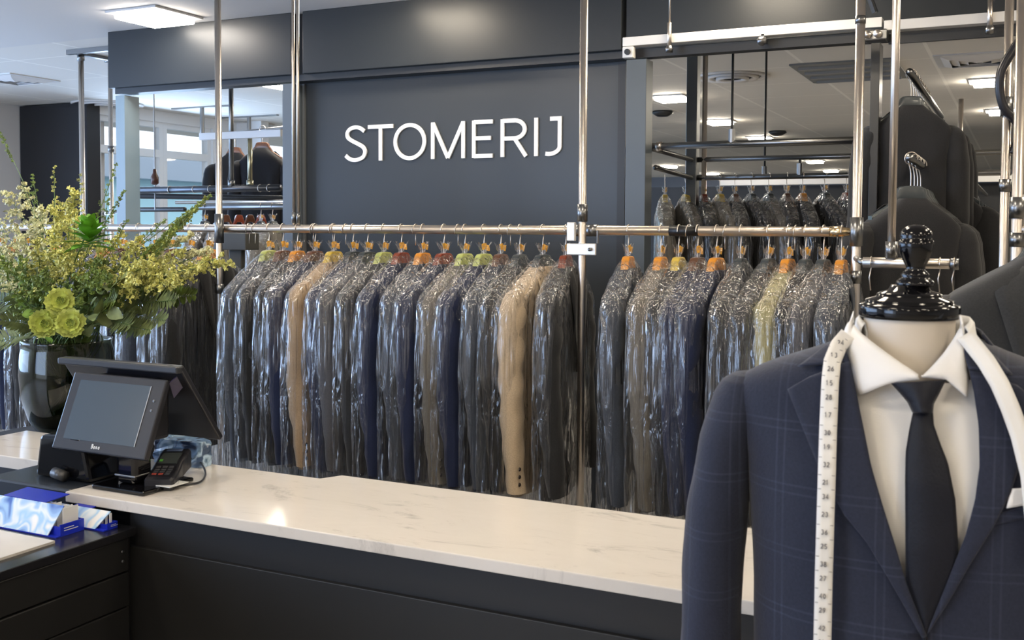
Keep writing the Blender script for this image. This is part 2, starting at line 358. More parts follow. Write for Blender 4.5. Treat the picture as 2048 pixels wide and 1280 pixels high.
# ------------------------------------------------------------------ lettering (own stroke alphabet, unit height)
def arc(cx, cy, rx, ry, a0, a1, n=18): return [(cx + rx * cos(R(lerp(a0, a1, i / n))), cy + ry * sin(R(lerp(a0, a1, i / n)))) for i in range(n + 1)]
def catm(P, n=4):
    out = []
    for i in range(len(P) - 1):
        p0, p1, p2, p3 = P[max(i - 1, 0)], P[i], P[i + 1], P[min(i + 2, len(P) - 1)]
        for k in range(n):
            t = k / n; out.append(tuple(.5 * (2 * b + (c - a) * t + (2 * a - 5 * b + 4 * c - d) * t * t + (3 * b - a - 3 * c + d) * t ** 3) for a, b, c, d in zip(p0, p1, p2, p3)))
    return out + [P[-1]]
GLY = {
 'S': (.58, [catm([(.52, .84), (.42, .93), (.29, .965), (.15, .92), (.075, .81), (.09, .68), (.2, .585), (.34, .5), (.48, .4), (.535, .27), (.49, .12), (.37, .05), (.24, .035), (.12, .08), (.03, .17)])]),
 'T': (.62, [[(0, .955), (.62, .955)], [(.31, .955), (.31, 0)]]),
 'O': (.8, [arc(.4, .5, .36, .46, 90, 450, 40)]),
 'M': (.84, [[(.045, 0), (.045, 1)], [(.045, .98), (.42, .02)], [(.42, .02), (.795, .98)], [(.795, 1), (.795, 0)]]),
 'E': (.55, [[(.045, 0), (.045, 1)], [(.045, .955), (.55, .955)], [(.045, .52), (.5, .52)], [(.045, .045), (.55, .045)]]),
 'R': (.64, [[(.045, 0), (.045, 1)], [(.045, .955), (.3, .955)] + arc(.33, .72, .235, .235, 88, -90, 14) + [(.045, .485)], [(.33, .485), (.6, 0)]]),
 'I': (.09, [[(.045, 0), (.045, 1)]]),
 'J': (.4, [[(.18, .955), (.355, .955), (.355, .25)] + arc(.165, .235, .19, .19, 0, -110, 10)]),
 '0': (.5, [arc(.25, .5, .2, .45, 90, 450, 12)]), '1': (.3, [[(.02, .75), (.17, .98), (.17, 0)]]),
 '2': (.5, [arc(.25, .72, .2, .23, 160, -20, 8) + [(.04, .04), (.48, .04)]]), '3': (.5, [arc(.23, .74, .2, .2, 140, -80, 8), arc(.23, .27, .22, .24, 80, -140, 8)]),
 '4': (.5, [[(.38, 0), (.38, 1), (.03, .3), (.5, .3)]]), '5': (.5, [[(.46, .96), (.1, .96), (.07, .55)] + arc(.24, .3, .22, .27, 110, -140, 8)]),
 '6': (.5, [[(.4, .95), (.12, .55)] + arc(.25, .28, .2, .25, 150, -210, 12)]), '7': (.5, [[(.03, .96), (.46, .96), (.15, 0)]]),
 '8': (.5, [arc(.25, .75, .17, .2, 90, 450, 10), arc(.25, .27, .21, .25, 90, 450, 10)]), '9': (.5, [arc(.25, .72, .2, .25, 0, 360, 12) + [(.38, .4), (.12, 0)]]),
 'B': (.5, [[(.05, 0), (.05, 1)], [(.05, .96)] + arc(.25, .75, .18, .2, 90, -90, 8) + [(.05, .54)], [(.05, .54)] + arc(.26, .28, .2, .25, 90, -90, 8) + [(.05, .04)]]),
 'o': (.45, [arc(.22, .3, .18, .28, 90, 450, 12)]), 'n': (.42, [[(.05, 0), (.05, .6)], [(.05, .4)] + arc(.2, .38, .15, .2, 170, 0, 6) + [(.35, 0)]]),
 'a': (.42, [arc(.2, .3, .16, .26, 90, 450, 10), [(.37, .58), (.37, 0)]]),
}
def stroke_mesh(mb, ch, O, ex, ez, h, wd, dep, ey, sx=1):
    """flat-cut strokes: O origin, ex/ez unit axes, ey towards the viewer, dep thickness"""
    for st in GLY[ch][1]:
        pts = [O + ex * (p[0] * h * sx) + ez * (p[1] * h) for p in st]; n = len(pts); L_, R_ = [], []
        for i, p in enumerate(pts):
            a = (pts[i] - pts[i - 1]).normalized() if i else None; b = (pts[i + 1] - pts[i]).normalized() if i < n - 1 else None
            d = ((a or b) + (b or a)).normalized(); s = d.cross(ey).normalized()
            k = 1 / max(.5, d.dot(a or b)); L_.append(p + s * wd / 2 * k); R_.append(p - s * wd / 2 * k)
        dep += .0004; rows = [[l, r, r + ey * dep, l + ey * dep] for l, r in zip(L_, R_)]
        mb.grid(rows, closed=True); mb.add(rows[0], [(0, 1, 2, 3)]); mb.add(rows[-1], [(3, 2, 1, 0)])
sg = thing('sign_lettering', 'large white thin capital letters reading STOMERIJ on the dark wall', 'sign', (-2.5, 4.47, 1.94))
hgt = .178; x = on_y(690, 322, 4.462).x; z0 = 1.945; total = 1.205
word = 'STOMERIJ'; SW = .0195
for c, (ua, ub) in zip(word, ((688, 733), (736, 786), (787, 852), (862, 930), (944, 989), (1001, 1056), (1067, 1077), (1087, 1123))):
    xa, xb = on_y(ua, 300, 4.462).x, on_y(ub, 300, 4.462).x
    gx = [p[0] for st in GLY[c][1] for p in st]; g0, g1 = min(gx), max(gx)
    if c in 'T': sxx = (xb - xa) / ((g1 - g0) * hgt); x = xa
    elif c == 'I': sxx = 1; x = (xa + xb) / 2 - g0 * hgt
    else: sxx = (xb - xa - SW) / ((g1 - g0) * hgt); x = xa + SW / 2 - g0 * hgt * sxx
    mb = MB(); stroke_mesh(mb, c, V((x, 4.4688, z0)), V((1, 0, 0)), V((0, 0, 1)), hgt, SW, .008, V((0, -1, 0)), sxx)
    mb.build('letter', M_LETTER, sg)

# ------------------------------------------------------------------ ceiling fittings
def lamp(x, y, s=.28, label='', warm=True, grp='square ceiling lamps', hall=False):
    t = thing('ceiling_lamp', label, 'ceiling lamp', (x, y, H), grp)
    f = MB(); f.box((x - s / 2 - .03, y - s / 2 - .03, H - .012), (x + s / 2 + .03, y + s / 2 + .03, H)); f.build('frame', M_LAMPF, t, bevel=.003)
    MB().box((x - s / 2, y - s / 2, H - .04), (x + s / 2, y + s / 2, H - .0125)).build('diffuser', M_LAMPR if hall else M_LAMP if warm else M_LAMPH, t, bevel=.008)
p = on_z(310, 28, H); lamp(p.x, p.y, label='bright square ceiling lamp above the left fascia', warm=False)
for (u, v), nm in (((1342, 193), 'left edge beside the tall square tube'), ((1440, 241), 'centre, next to a thin rod'), ((1520, 274), 'just over the upper rail'),
               ((1338, 331), 'low at left between upper and middle rail'), ((1425, 346), 'far back at the left over the rear jackets'), ((1630, 321), 'under the right half of the upper rail'), ((1662, 340), 'farthest back at the right over the rear jackets'),
               ((1980, 160), 'right edge, the larger of two'), ((2005, 220), 'right edge, the smaller and lower of two')):
    p = on_z(u, v, H); lamp(p.x, p.y, .22, 'lit ceiling lamp in the right opening, ' + nm, hall=True)
for x_, y_ in ((-2.62, 3.95), (-1.0, 3.9), (.7, 3.6), (-2.6, 2.4), (-.9, 2.3), (.9, 2.2), (2.6, 2.4), (-4.4, 1.4), (-2.6, .6), (-.9, .5), (.9, .4), (2.6, .5), (-4.4, -.8), (-2.6, -1.2), (-.6, -1.3), (1.2, -1.4), (3, -1.2),
               (-4.2, -3), (-2, -3.1), (.2, -3.1), (2.2, -3.1), (-5, 6.4), (-3.4, 6.2), (3.4, 4.6), (1.4, 6.6), (2.8, 8.4), (1.6, 10.4), (3.2, 12)):  # hall lamps ending the list are unseen, added to brighten the rear ceiling
    lamp(x_, y_, label='unseen square ceiling lamp helping to light the shop and rear hall', hall=y_ > 6)
# vents
def louvre(u, v, s, lab, tilt=0):
    p = on_z(u, v, H); t = thing('ceiling_vent', lab, 'vent', (p.x, p.y, H))
    MB().box((p.x - s, p.y - s, H - .008), (p.x + s, p.y + s, H)).build('frame', M_LAMPF, t)
    for k in range(4):
        r = s * (.85 - .2 * k); mb = MB()
        for q in range(4):
            a = Matrix.Rotation(q * pi / 2, 3, 'Z'); pts = [V((-r, -r, 0)), V((r, -r, 0)), V((r - .05, -r + .05, -.018)), V((-r + .05, -r + .05, -.018))]
            mb.add([V((p.x, p.y, H - .009)) + a @ x_ for x_ in pts], [(0, 1, 2, 3)])
        mb.build('blade', M_PLASTERW, t, solid=.003)
louvre(30, 157, .22, 'square ceiling vent with nested blades at the left edge')
louvre(1960, 117, .26, 'square ceiling diffuser seen through the right opening above two lamps')
def roundvent(u, v, r, lab):
    p = on_z(u, v, H); t = thing('ceiling_diffuser', lab, 'vent', (p.x, p.y, H))
    for i, k in enumerate((1, .72, .45)):
        MB().lathe([(r * k - .05, -.004 - .008 * i), (r * k, -.012 - .01 * i), (r * k, -.0005)], (p.x, p.y, H), 40, cap=False).build('ring', M_PLASTERW, t, smooth=True, solid=.004)
roundvent(215, 207, .3, 'round ceiling diffuser by the left window beside the pale post')
roundvent(1465, 152, .25, 'round ceiling diffuser through the right opening, above the thin rods')
roundvent(500, 248, .25, 'round ceiling diffuser seen through the left opening')
# return-air grille
pts = [on_z(1578, 128, H), on_z(1755, 115, H)]
t = thing('return_air_grille', 'large dark rectangular ceiling grille seen through the right opening', 'vent', (pts[0].x, pts[0].y, H))
gx0, gx1 = pts[0].x, pts[1].x + .1; gy0 = on_z(1640, 163, H).y; gy1 = pts[0].y
gy0, gy1 = min(gy0, gy1), max(gy0, gy1)
MB().box((gx0, gy0, H - .012), (gx1, gy1, H - .0005)).build('frame', mat('grille_grey', (.2, .2, .19), .6), t)
for k in range(4):
    yy = lerp(gy0, gy1, (k + .5) / 4); MB().box((gx0 + .04, yy - .012, H - .03), (gx1 - .04, yy + .012, H - .0125)).build('slat', mat('slat_grey', (.3, .29, .27), .6), t)
for i, (u, v, lab) in enumerate(((1135 + 190, 222, 'dark flat ceiling speaker at the left edge of the right opening'), (1555, 262, 'small dark sensor on the ceiling above the upper rail'))):
    p = on_z(u, v, H); tag(MB().lathe([(.09, -.001), (.1, -.02), (.05, -.05), (.001, -.052)], p, 24).build('ceiling_sensor', M_DARK, smooth=True), lab, 'sensor')

# ------------------------------------------------------------------ pipes
def pipe(a, b, r, name, lab, cat='rail', m=None, n=16, grp=None):
    return tag(MB().tube([a, b], r, n).build(name, m or M_STEEL, smooth=True), lab, cat, grp)
YR = 3.41; ZR = 1.60
rail = thing('clothes_rail', 'long polished steel tube carrying the plastic-covered jackets behind the counter', 'rail', (-2.5, YR, ZR))
XR1 = xat(1700, YR)
MB().tube([(-5.6, YR, ZR), (XR1 - .05, YR, ZR)], .0165, 20).build('tube', M_STEEL, rail, smooth=True)
MB().lathe([(.0172, 0), (.0172, .03), (.012, .06), (.003, .072)], (XR1 - .06, YR, ZR), 20, mtx=Matrix.Rotation(R(90), 3, 'Y')).build('end_cap', mat('brass_tip', (.65, .5, .3), .25, 1), rail, smooth=True)
b0, b1 = xat(1340, YR), xat(1398, YR)
MB().tube([(b0, YR, ZR), (b1, YR, ZR)], .0176, 20).build('sleeve', M_BLACKS, rail, smooth=True)
for u in (1160, 1185): xx = xat(u, YR); MB().tube([(xx - .02, YR, ZR), (xx + .02, YR, ZR)], .021, 18).build('collar', M_STEELD, rail, smooth=True)

def upright(u, Y, z0, z1, r, lab, v=300, seg=(), joint=None, grp=None, m=None):
    xx = xat(u, Y, v); t = thing('steel_pole', lab, 'pole', (xx, Y, z0), grp)
    MB().tube([(xx, Y, z0), (xx, Y, z1)], r, 14).build('tube', m or M_STEEL, t, smooth=True)
    for zc, hh, rr in seg: MB().tube([(xx, Y, zc - hh), (xx, Y, zc + hh)], rr, 14).build('collar', M_STEELD, t, smooth=True)
    if z1 >= H - .01: MB().tube([(xx, Y, H - .012), (xx, Y, H - .0005)], r * 2.4, 18).build('ceiling_plate', M_STEELD, t, smooth=True)
    return xx
XP1 = upright(437, YR - .036, 0, H, .0135, 'full-height steel pole left of the sign, passing in front of the rail', v=250, seg=((ZR + .0, .06, .019), (1.35, .02, .017)))
XP2 = upright(1166, YR - .04, 0, H, .0135, 'steel pole just right of the sign letters, with a clamp at the rail', v=300, seg=((ZR + .06, .03, .018),))
XP3 = upright(1716, YR - .02, 0, H, .0145, 'steel pole at the right end of the front rail', v=300, seg=((ZR + .0, .045, .02), (1.46, .02, .018), (2.25, .012, .016)))
for k, u in enumerate((587, 596)): upright(u, YR, ZR + .018, H, .0062, 'thin steel hanging tube beside the left edge of the sign, %s of a pair' % ('left' if k == 0 else 'right'), v=300, seg=((ZR + .045, .022, .009),), grp='twin hanging tubes')
# clamp and bracket beside pole 2
cl = thing('rail_clamp', 'pale steel clamp block with a side plate where the rail meets the middle pole', 'clamp', (XP2, YR, ZR))
xa = xat(1136, YR - .05); xb = xat(1152, YR - .05)
MB().box((xa, YR - .062, 1.563), (xb, YR - .045, 1.628)).build('jaw', M_ALU, cl, bevel=.003)
xa = xat(1136, YR - .05); xb = xat(1194, YR - .05)
MB().box((xa, YR - .062, 1.515), (xb, YR - .052, 1.555)).build('plate', M_ALU, cl, bevel=.003)
MB().lathe([(.006, 0), (.006, .012)], (xat(1184, YR - .05), YR - .062, 1.535), 12, mtx=Matrix.Rotation(R(90), 3, 'X')).build('bolt', M_STEELD, cl, smooth=True)
MB().tube([(xb - .005, YR - .03, 1.6), (xb - .005, YR - .03, 1.5555)], .004, 8).build('hook', M_STEELD, cl)
# short rail lower right + its hanger tube
YS = 2.95; zs = on_y(1800, 526, YS).z; xs_a = xat(1726, YS, 526); xs_b = xat(1918, YS, 526)
sr = thing('short_rail', 'short steel rail stub hanging behind the dress form knob', 'rail', (xs_a, YS, zs))
MB().tube([(xs_a, YS, zs), (xs_b, YS, zs)], .014, 18).build('tube', M_STEEL, sr, smooth=True)
MB().tube([(xs_b - .02, YS, zs), (xs_b, YS, zs)], .0155, 18).build('end_cap', M_STEELD, sr, smooth=True)
MB().tube([(xs_a, YS, zs), (XP3, YR - .02, zs)], .009, 12).build('brace', M_STEELD, sr, smooth=True)
upright(1788, YS, zs + .014, H, .0105, 'steel hanging tube in front of the black coats, ending on the short rail', v=250, seg=((zs + .035, .022, .016), (2.3, .01, .0125)))
# white track beams
YB = 4.0
def beam(u0, v0, u1, v1, u2, lab):
    a = on_y(u0, v0, YB); b = on_y(u1, v1, YB)
    t = thing('track_beam', lab, 'beam', (a.x, YB, a.z))
    xb = b.x; MB().box((a.x, YB, a.z - .036), (xb, YB + .05, a.z)).build('channel', M_ALU, t, bevel=.002)
    MB().box((a.x + .01, YB + .06, a.z - .075), (xb, YB + .075, a.z - .04)).build('under_track', mat('under_track_grey', (.03, .03, .03), .4), t)  # dark grey strip below the channel
    for u in u2:
        xx = xat(u, YB, 50)
        MB().tube([(xx, YB - .012, a.z - .06), (xx, YB - .012, a.z + .04)], .009, 10).build('hanger_bolt', M_STEEL, t, smooth=True)
        MB().tube([(xx, YB - .012, a.z + .03), (xx, YB - .012, H)], .0035, 8).build('rod', M_STEEL, t, smooth=True)
        MB().lathe([(.014, 0), (.016, .015), (.008, .03)], (xx, YB - .012, a.z - .075), 12).build('nut', M_STEELD, t, smooth=True)
    return a, xb
a1, xb1 = beam(1245, 75, 1764, 34, (1341,), 'white aluminium track beam hung below the fascia, left length ending over the sign edge')
a2, xb2 = beam(1768, 41, 2120, 15, (1980,), 'white aluminium track beam, right length running to the right picture edge')
c1 = thing('corner_bracket', 'small bolted metal bracket under the left end of the white track beam', 'bracket', (a1.x, YB, a1.z - .06))
MB().box((a1.x + .005, YB - .015, a1.z - .085), (a1.x + .05, YB + .02, a1.z - .04)).build('plate', M_ALU, c1, bevel=.003)
MB().lathe([(.012, 0), (.012, .01)], (a1.x + .028, YB - .015, a1.z - .062), 10, mtx=Matrix.Rotation(R(90), 3, 'X')).build('bolt', M_DARK, c1)
jb = thing('beam_joint', 'dark bolted joint where the two white track beams meet', 'bracket', (xb1, YB, a1.z - .07))
MB().box((xb1 - .06, YB - .02, a1.z - .085), (xb1 + .02, YB + .05, a1.z - .045)).build('block', M_STEELD, jb, bevel=.006)
for dx in (-.045, -.01): MB().tube([(xb1 + dx, YB - .04, a1.z - .065), (xb1 + dx, YB, a1.z - .065)], .014, 12).build('bolt', M_STEEL, jb, smooth=True)
cb = tag(MB().tube([(xb1 - .13, YB - .05, H), (xb1 - .02, YB - .03, a1.z + .01)], .011, 8).build('diagonal_brace', M_DARK), 'black diagonal brace from ceiling to the beam joint', 'brace')
k1 = thing('pulley', 'small dark knob fitting under the middle of the left white track beam', 'fitting', (xat(1525, YB, 80), YB + .02, 2.3))
MB().lathe([(.006, 0), (.018, .008), (.02, .022), (.012, .032)], (xat(1525, YB, 80), YB - .01, on_y(1525, 84, YB).z - .015), 14).build('wheel', M_STEELD, k1, smooth=True)
MB().box((xat(1525, YB, 80) - .006, YB + .0, on_y(1525, 84, YB).z), (xat(1525, YB, 80) + .006, YB + .05, on_y(1525, 84, YB).z + .03)).build('stem', M_STEELD, k1)

# rails behind the sign wall (right opening)
def zof(u, v, Y): return on_y(u, v, Y).z
Y1 = 4.72; zA = zof(1500, 287, Y1); xA0 = xat(1298, Y1, 290); xA1 = xat(1760, Y1, 280)
Y2 = 5.55
fr = thing('pipe_rack', 'rectangular steel pipe frame at head height in the right opening, over the rear jackets', 'rail', (xA0, Y1, zA))
MB().tube([(xA0, Y1, zA), (xA1 + .3, Y1, zA)], .0165, 18).build('front_tube', M_STEELD, fr, smooth=True)
xB0 = xat(1385, Y2, 316)
MB().tube([(xA0 + .02, Y1, zA - .01), (xB0, Y2, zA - .01)], .013, 14).build('side_tube', M_STEELD, fr, smooth=True)
MB().tube([(xB0, Y2, zA - .01), (xA1 + .5, Y2, zA - .01)], .014, 14).build('rear_tube', M_STEELD, fr, smooth=True)
for dx in (0, .05): MB().tube([(xA0 + dx - .012, Y1, zA), (xA0 + dx + .014, Y1, zA)], .022, 16).build('fitting', M_STEEL, fr, smooth=True)
sq = tag(MB().box((xB0 - .03, Y2 - .03, 0), (xB0 + .03, Y2 + .03, H)).build('square_post', mat('galvanised', (.3, .32, .33), .35, .8), bevel=.003), 'grey square steel post at the left inside of the right opening', 'post')
sq2 = tag(MB().tube([(xB0 + .065, Y2, 0), (xB0 + .065, Y2, H)], .014, 12).build('steel_pole', M_STEEL, smooth=True), 'slim steel pole right behind the grey square post in the right opening', 'pole')
zC = zof(1550, 353, Y2)
rr = tag(MB().tube([(xB0 - .02, Y2, zC), (xA1 + .5, Y2, zC)], .015, 14).build('clothes_rail', M_STEELD, smooth=True), 'lower steel rail in the right opening carrying a row of jackets in clear plastic', 'rail')
rr2 = tag(MB().tube([(xA0, Y1 + .1, zof(1310, 335, Y1 + .1)), (xB0, Y2, zC)], .013, 12).build('side_rail', M_STEELD, smooth=True), 'short steel side rail with hangers at the far left of the right opening', 'rail')
for u, v, Y, vb, lab in ((1465, 185, Y1, 285, 'short black hanging rod left of centre above the upper rail'), (1533, 105, Y2 + .1, 355, 'long thin hanging rod in the middle of the right opening'), (1600, 310, Y2, 350, 'short dark rod between the upper and lower rails')):
    xx = xat(u, Y, v); zt = H if v < 290 else zA
    t = thing('hanging_rod', lab, 'rod', (xx, Y, zof(u, vb, Y)))
    MB().tube([(xx, Y, zof(u, vb, Y)), (xx, Y, zt)], .006, 8).build('rod', M_DARK, t)
    MB().tube([(xx, Y, zof(u, vb, Y)), (xx, Y, zof(u, vb, Y) + .06)], .016, 10).build('clamp', M_STEELD, t)
# far band: white track and dark wall in the hall depth
pz = 11.5
struct('wall_hall', MB().box((-6.2, pz, 0), (5.8, pz + .1, on_y(1500, 372, pz).z)), M_DARK)
tag(MB().box((-3, pz - .2, on_y(1500, 372, pz - .2).z + .01), (5.6, pz - .12, on_y(1500, 372, pz - .2).z + .08)).build('track_beam', M_ALU), 'distant pale horizontal track beam over the dark partition at the rear', 'beam')

# rails in the left opening
Y3 = 4.85; zL = zof(420, 378, Y3)
lr = thing('pipe_rail', 'dark thick steel rail crossing the left opening with hanger hooks on it', 'rail', (xat(262, Y3, 380), Y3, zL))
MB().tube([(xat(262, Y3, 380), Y3, zL), (xat(561, Y3, 380), Y3, zL)], .02, 16).build('tube', mat('rail_dark', (.1, .11, .13), .3, .9), lr, smooth=True)
for u in (340, 389, 420, 520, 538): xx = xat(u, Y3, 378); MB().tube([(xx - .002, Y3, zL), (xx + .002, Y3, zL)], .0225, 14).build('ring', M_STEEL, lr)
Y4 = 5.6
tag(MB().tube([(xat(352, Y4, 404), Y4, zof(450, 404, Y4)), (-3.3, Y4, zof(450, 404, Y4))], .012, 12).build('clothes_rail', M_STEEL, smooth=True), 'thin bright rail in the left opening holding dark hangers', 'rail')
tag(MB().tube([(WX + .002, 6.8, zof(310, 419, 5.3)), (xat(255, 5.3, 415), 5.3, zof(310, 419, 5.3)), (xat(370, 5.3, 424), 5.3, zof(310, 419, 5.3)), (xat(370, 5.3, 424) + .001, 5.3, zof(310, 419, 5.3))], .016, 12).build('lower_rail', M_DARK, smooth=True), 'black rail low in front of the left window', 'rail')
tag(MB().tube([(xat(395, 5.1, 440), 5.1, 1.735), (-3.37, 5.1, 1.735)], .0195, 12).build('clothes_rail', M_STEELD, smooth=True), 'steel rail holding pale covered jackets behind the front rail in the left opening', 'rail')
tag(MB().tube([(xat(420, 6.6, 268), 6.6, zof(495, 268, 6.6)), (xat(570, 6.3, 268), 6.3, zof(495, 268, 6.6))], .014, 12).build('clothes_rail', M_STEELD, smooth=True), 'steel rail under the white beam in the left opening, carrying black coats', 'rail')
tag(MB().tube([(xat(262, Y3 + .1, 383), Y3 + .1, zL - .03), (-3.2, 7.2, zL - .03)], .018, 12).build('cross_rail', M_DARK, smooth=True), 'black rail running back from the left post under the thick rail', 'rail')
upz = zof(464, 272, Y3)
for u, zt, Y, m_, lab in ((463, H, Y3, M_STEELD, 'grey pole in the left opening from ceiling to the dark rail'), (500, upz, Y3 + .05, mat('brassy_steel', (.5, .47, .33), .3, 1), 'short brassy pole between white beam and dark rail in the left opening')):
    xx = xat(u, Y, 330); t = thing('steel_pole', lab, 'pole', (xx, Y, zL))
    MB().tube([(xx, Y, zL), (xx, Y, zt)], .014, 12).build('tube', m_, t, smooth=True)
    MB().tube([(xx, Y, zL + .01), (xx, Y, zL + .05)], .02, 12).build('collar', m_, t, smooth=True)
bz = zof(480, 264, Y3)
tag(MB().box((xat(400, Y3 - .03, 270), Y3 - .04, zof(480, 278, Y3)), (xat(563, Y3 - .03, 265), Y3 + .0, bz)).build('track_beam', M_WHITE, bevel=.002), 'white beam across the upper right of the left opening', 'beam')
xx = xat(309, 5.0, 300); t = thing('hanging_rod', 'thin rod with a brown knob hanging in front of the left window', 'rod', (xx, 5, zof(309, 420, 5)))
MB().tube([(xx, 5, zof(309, 420, 5)), (xx, 5, H)], .004, 8).build('rod', M_STEELD, t)
MB().lathe([(.012, 0), (.024, .01), (.024, .05), (.012, .075), (.01, .1)], (xx, 5, zof(309, 370, 5)), 14).build('knob', mat('knob_brown', (.08, .03, .02), .3), t, smooth=True)
for u, v in ((404, 213), (498, 232)):
    p = on_z(u, v, H); t = thing('ceiling_hanger', 'T-shaped ceiling hanger stub seen through the left opening, %s' % ('left' if u < 450 else 'right'), 'fitting', (p.x, p.y, H))
    MB().box((p.x - .35, p.y - .02, H - .012), (p.x + .35, p.y + .02, H)).build('bar', M_STEELD, t); MB().tube([(p.x, p.y, H - .3), (p.x, p.y, H - .012)], .02, 10).build('stub', M_STEELD, t)
# left free-standing poles with ceiling frame
YP = 4.75; xx1 = xat(164, YP, 200)
upright(163.5, YP, 0, H, .0165, 'grey steel pole left of the fascia in front of the dark cabinet edge', v=250, seg=((2.66, .02, .022),))
upright(222, 5.1, 0, H, .0145, 'grey steel pole directly left of the pale blue post', v=300, seg=((2.12, .02, .02),))
cf = thing('ceiling_frame', 'flat grey steel frame on the ceiling left of the fascia, over the pole', 'frame', (xx1, YP, H))
fz = on_z(140, 101, H); fx0 = fz.x
MB().box((fx0, YP - .08, H - .03), (xl + .5, YP - .05, H - .001)).build('rail_front', M_STEELD, cf)
MB().box((fx0, YP + .35, H - .03), (xl + .5, YP + .38, H - .001)).build('rail_rear', M_STEELD, cf)
MB().box((fx0, YP - .05, H - .02), (fx0 + .03, YP + .35, H - .001)).build('cross_bar', M_STEELD, cf)

# ------------------------------------------------------------------ counter
ZT = .95
yb_main = on_z(690, 951, ZT).y; yb_left = on_z(560, 946, ZT).y
xj = on_z(668, 956, ZT).x; xl0 = on_z(130, 983, ZT).x; YF = 1.82
ct = thing('counter', 'long black shop counter with a white marble top running across the foreground', 'counter', (-1, 1.95, 0))
def slab(pts, z0, z1, name, parent):
    mb = MB(); mb.poly_prism([V((x, y, z0)) for x, y in pts], V((0, 0, z1 - z0))); return mb.build(name, M_MARBLE, parent, bevel=.0025)
slab([(xl0, YF), (1.6, YF), (1.6, yb_main), (xj, yb_main), (xj - .03, yb_left), (xl0, yb_left)], ZT - .026, ZT, 'worktop', ct)
MB().box((xl0 + .18, YF + .035, 0), (1.58, YF + .055, ZT - .026)).build('upper_panel', M_COUNTERF, ct)
MB().box((xl0 + .18, YF + .022, 0), (1.58, YF + .0345, ZT - .115)).build('front_panel', mat('counter_front_lower', (.009, .009, .009), .5), ct, bevel=.002)
MB().box((xl0 + .02, YF + .06, .08), (1.56, yb_left - .03, ZT - .0265)).build('carcass', M_BLACKS, ct)
# return counter behind on the left
XL1 = -2.33; yl0 = 2.03
rc = thing('return_counter', 'low black cabinet with a white marble top at the left edge, carrying nothing in front of the vase', 'counter', (-2.6, 2.2, 0))
rc['label'] = 'left return counter with a short white marble top beside the vase'
slab([(-2.86, yl0), (XL1, yl0), (XL1, 2.32), (-2.86, 2.32)], ZT - .035, ZT, 'worktop', rc)
MB().box((-2.84, yl0 + .02, 0), (XL1 + .2, 2.31, ZT - .0355)).build('carcass', mat('blue_black_panel', (.018, .022, .03), .35), rc)
tag(MB().box((-3.12, 2.34, 0), (-2.66, 2.76, .905)).build('plinth', M_BLACKS, bevel=.003), 'black plinth hidden behind the left counter carrying the flower vase', 'plinth')
# drawer unit
XF = -1.906; ZU = .885
du = thing('drawer_unit', 'black drawer cabinet in the lower left corner with brochure boxes on top', 'cabinet', (-2.3, 1.2, 0))
MB().box((-2.9, .2, ZU - .02), (XF + .012, YF + .0215, ZU)).build('top', mat('unit_top', (.01, .01, .012), .2), du, bevel=.002)
MB().box((-2.9, .22, 0), (XF - .012, YF + .0215, ZU - .0205)).build('carcass', M_BLACKS, du)
for za, zb in ((ZU - .1, ZU - .022), (.70, .781), (.46, .697), (.08, .457)):
    d = MB().box((XF - .0115, .25, za), (XF + .006, YF - .0, zb)).build('drawer', mat('drawer_black', (.011, .011, .011), .36), du, bevel=.0025)
for z in (.835, .812): tag_ = MB().lathe([(.0001, .002), (.003, .002), (.004, 0)], (XF + .0075, YF - .02, z), 10, mtx=Matrix.Rotation(R(90), 3, 'Y')).build('screw', M_STEELD, du)
pa = [on_z(-60, 1058, ZU + .004), on_z(110, 1083, ZU + .004), on_z(-40, 1131, ZU + .004)]
tag(MB().box((-2.45, 1.15, ZU + .0002), (pa[1].x, pa[1].y, ZU + .006)).build('desk_sheet', mat('sheet_stone', (.55, .52, .48), .3, var=.12, vscale=5)), 'thin pale stone-coloured slab lying on the black drawer unit', 'sheet')

# brochure boxes
def leaflet_mat(name, ramp, sc):
    m = bpy.data.materials.new(name); N, L, b = nt(m); b.inputs['Roughness'].default_value = .12
    tc = N.new('ShaderNodeTexCoord'); n = N.new('ShaderNodeTexNoise'); n.inputs['Scale'].default_value = sc; n.inputs['Detail'].default_value = 1.5; n.inputs['Distortion'].default_value = .7
    L.new(tc.outputs['Object'], n.inputs[0]); r = N.new('ShaderNodeValToRGB'); L.new(n.outputs[0], r.inputs[0]); r.color_ramp.interpolation = 'EASE'
    e = r.color_ramp.elements; e[0].position, e[0].color = ramp[0]; e[1].position, e[1].color = ramp[-1]
    for p_, c_ in ramp[1:-1]: x_ = e.new(p_); x_.color = c_
    L.new(r.outputs[0], b.inputs['Base Color']); return m
M_LEAF1 = leaflet_mat('leaflet_print', [(.3, (.08, .16, .5, 1)), (.42, (.35, .55, .85, 1)), (.52, (.75, .82, .88, 1)), (.6, (.4, .62, .85, 1)), (.72, (.85, .85, .85, 1))], 17)
M_BLUE = mat('royal_blue_card', (.01, .025, .42), .25)
M_CARD = mat('white_card', (.68, .68, .67), .5)
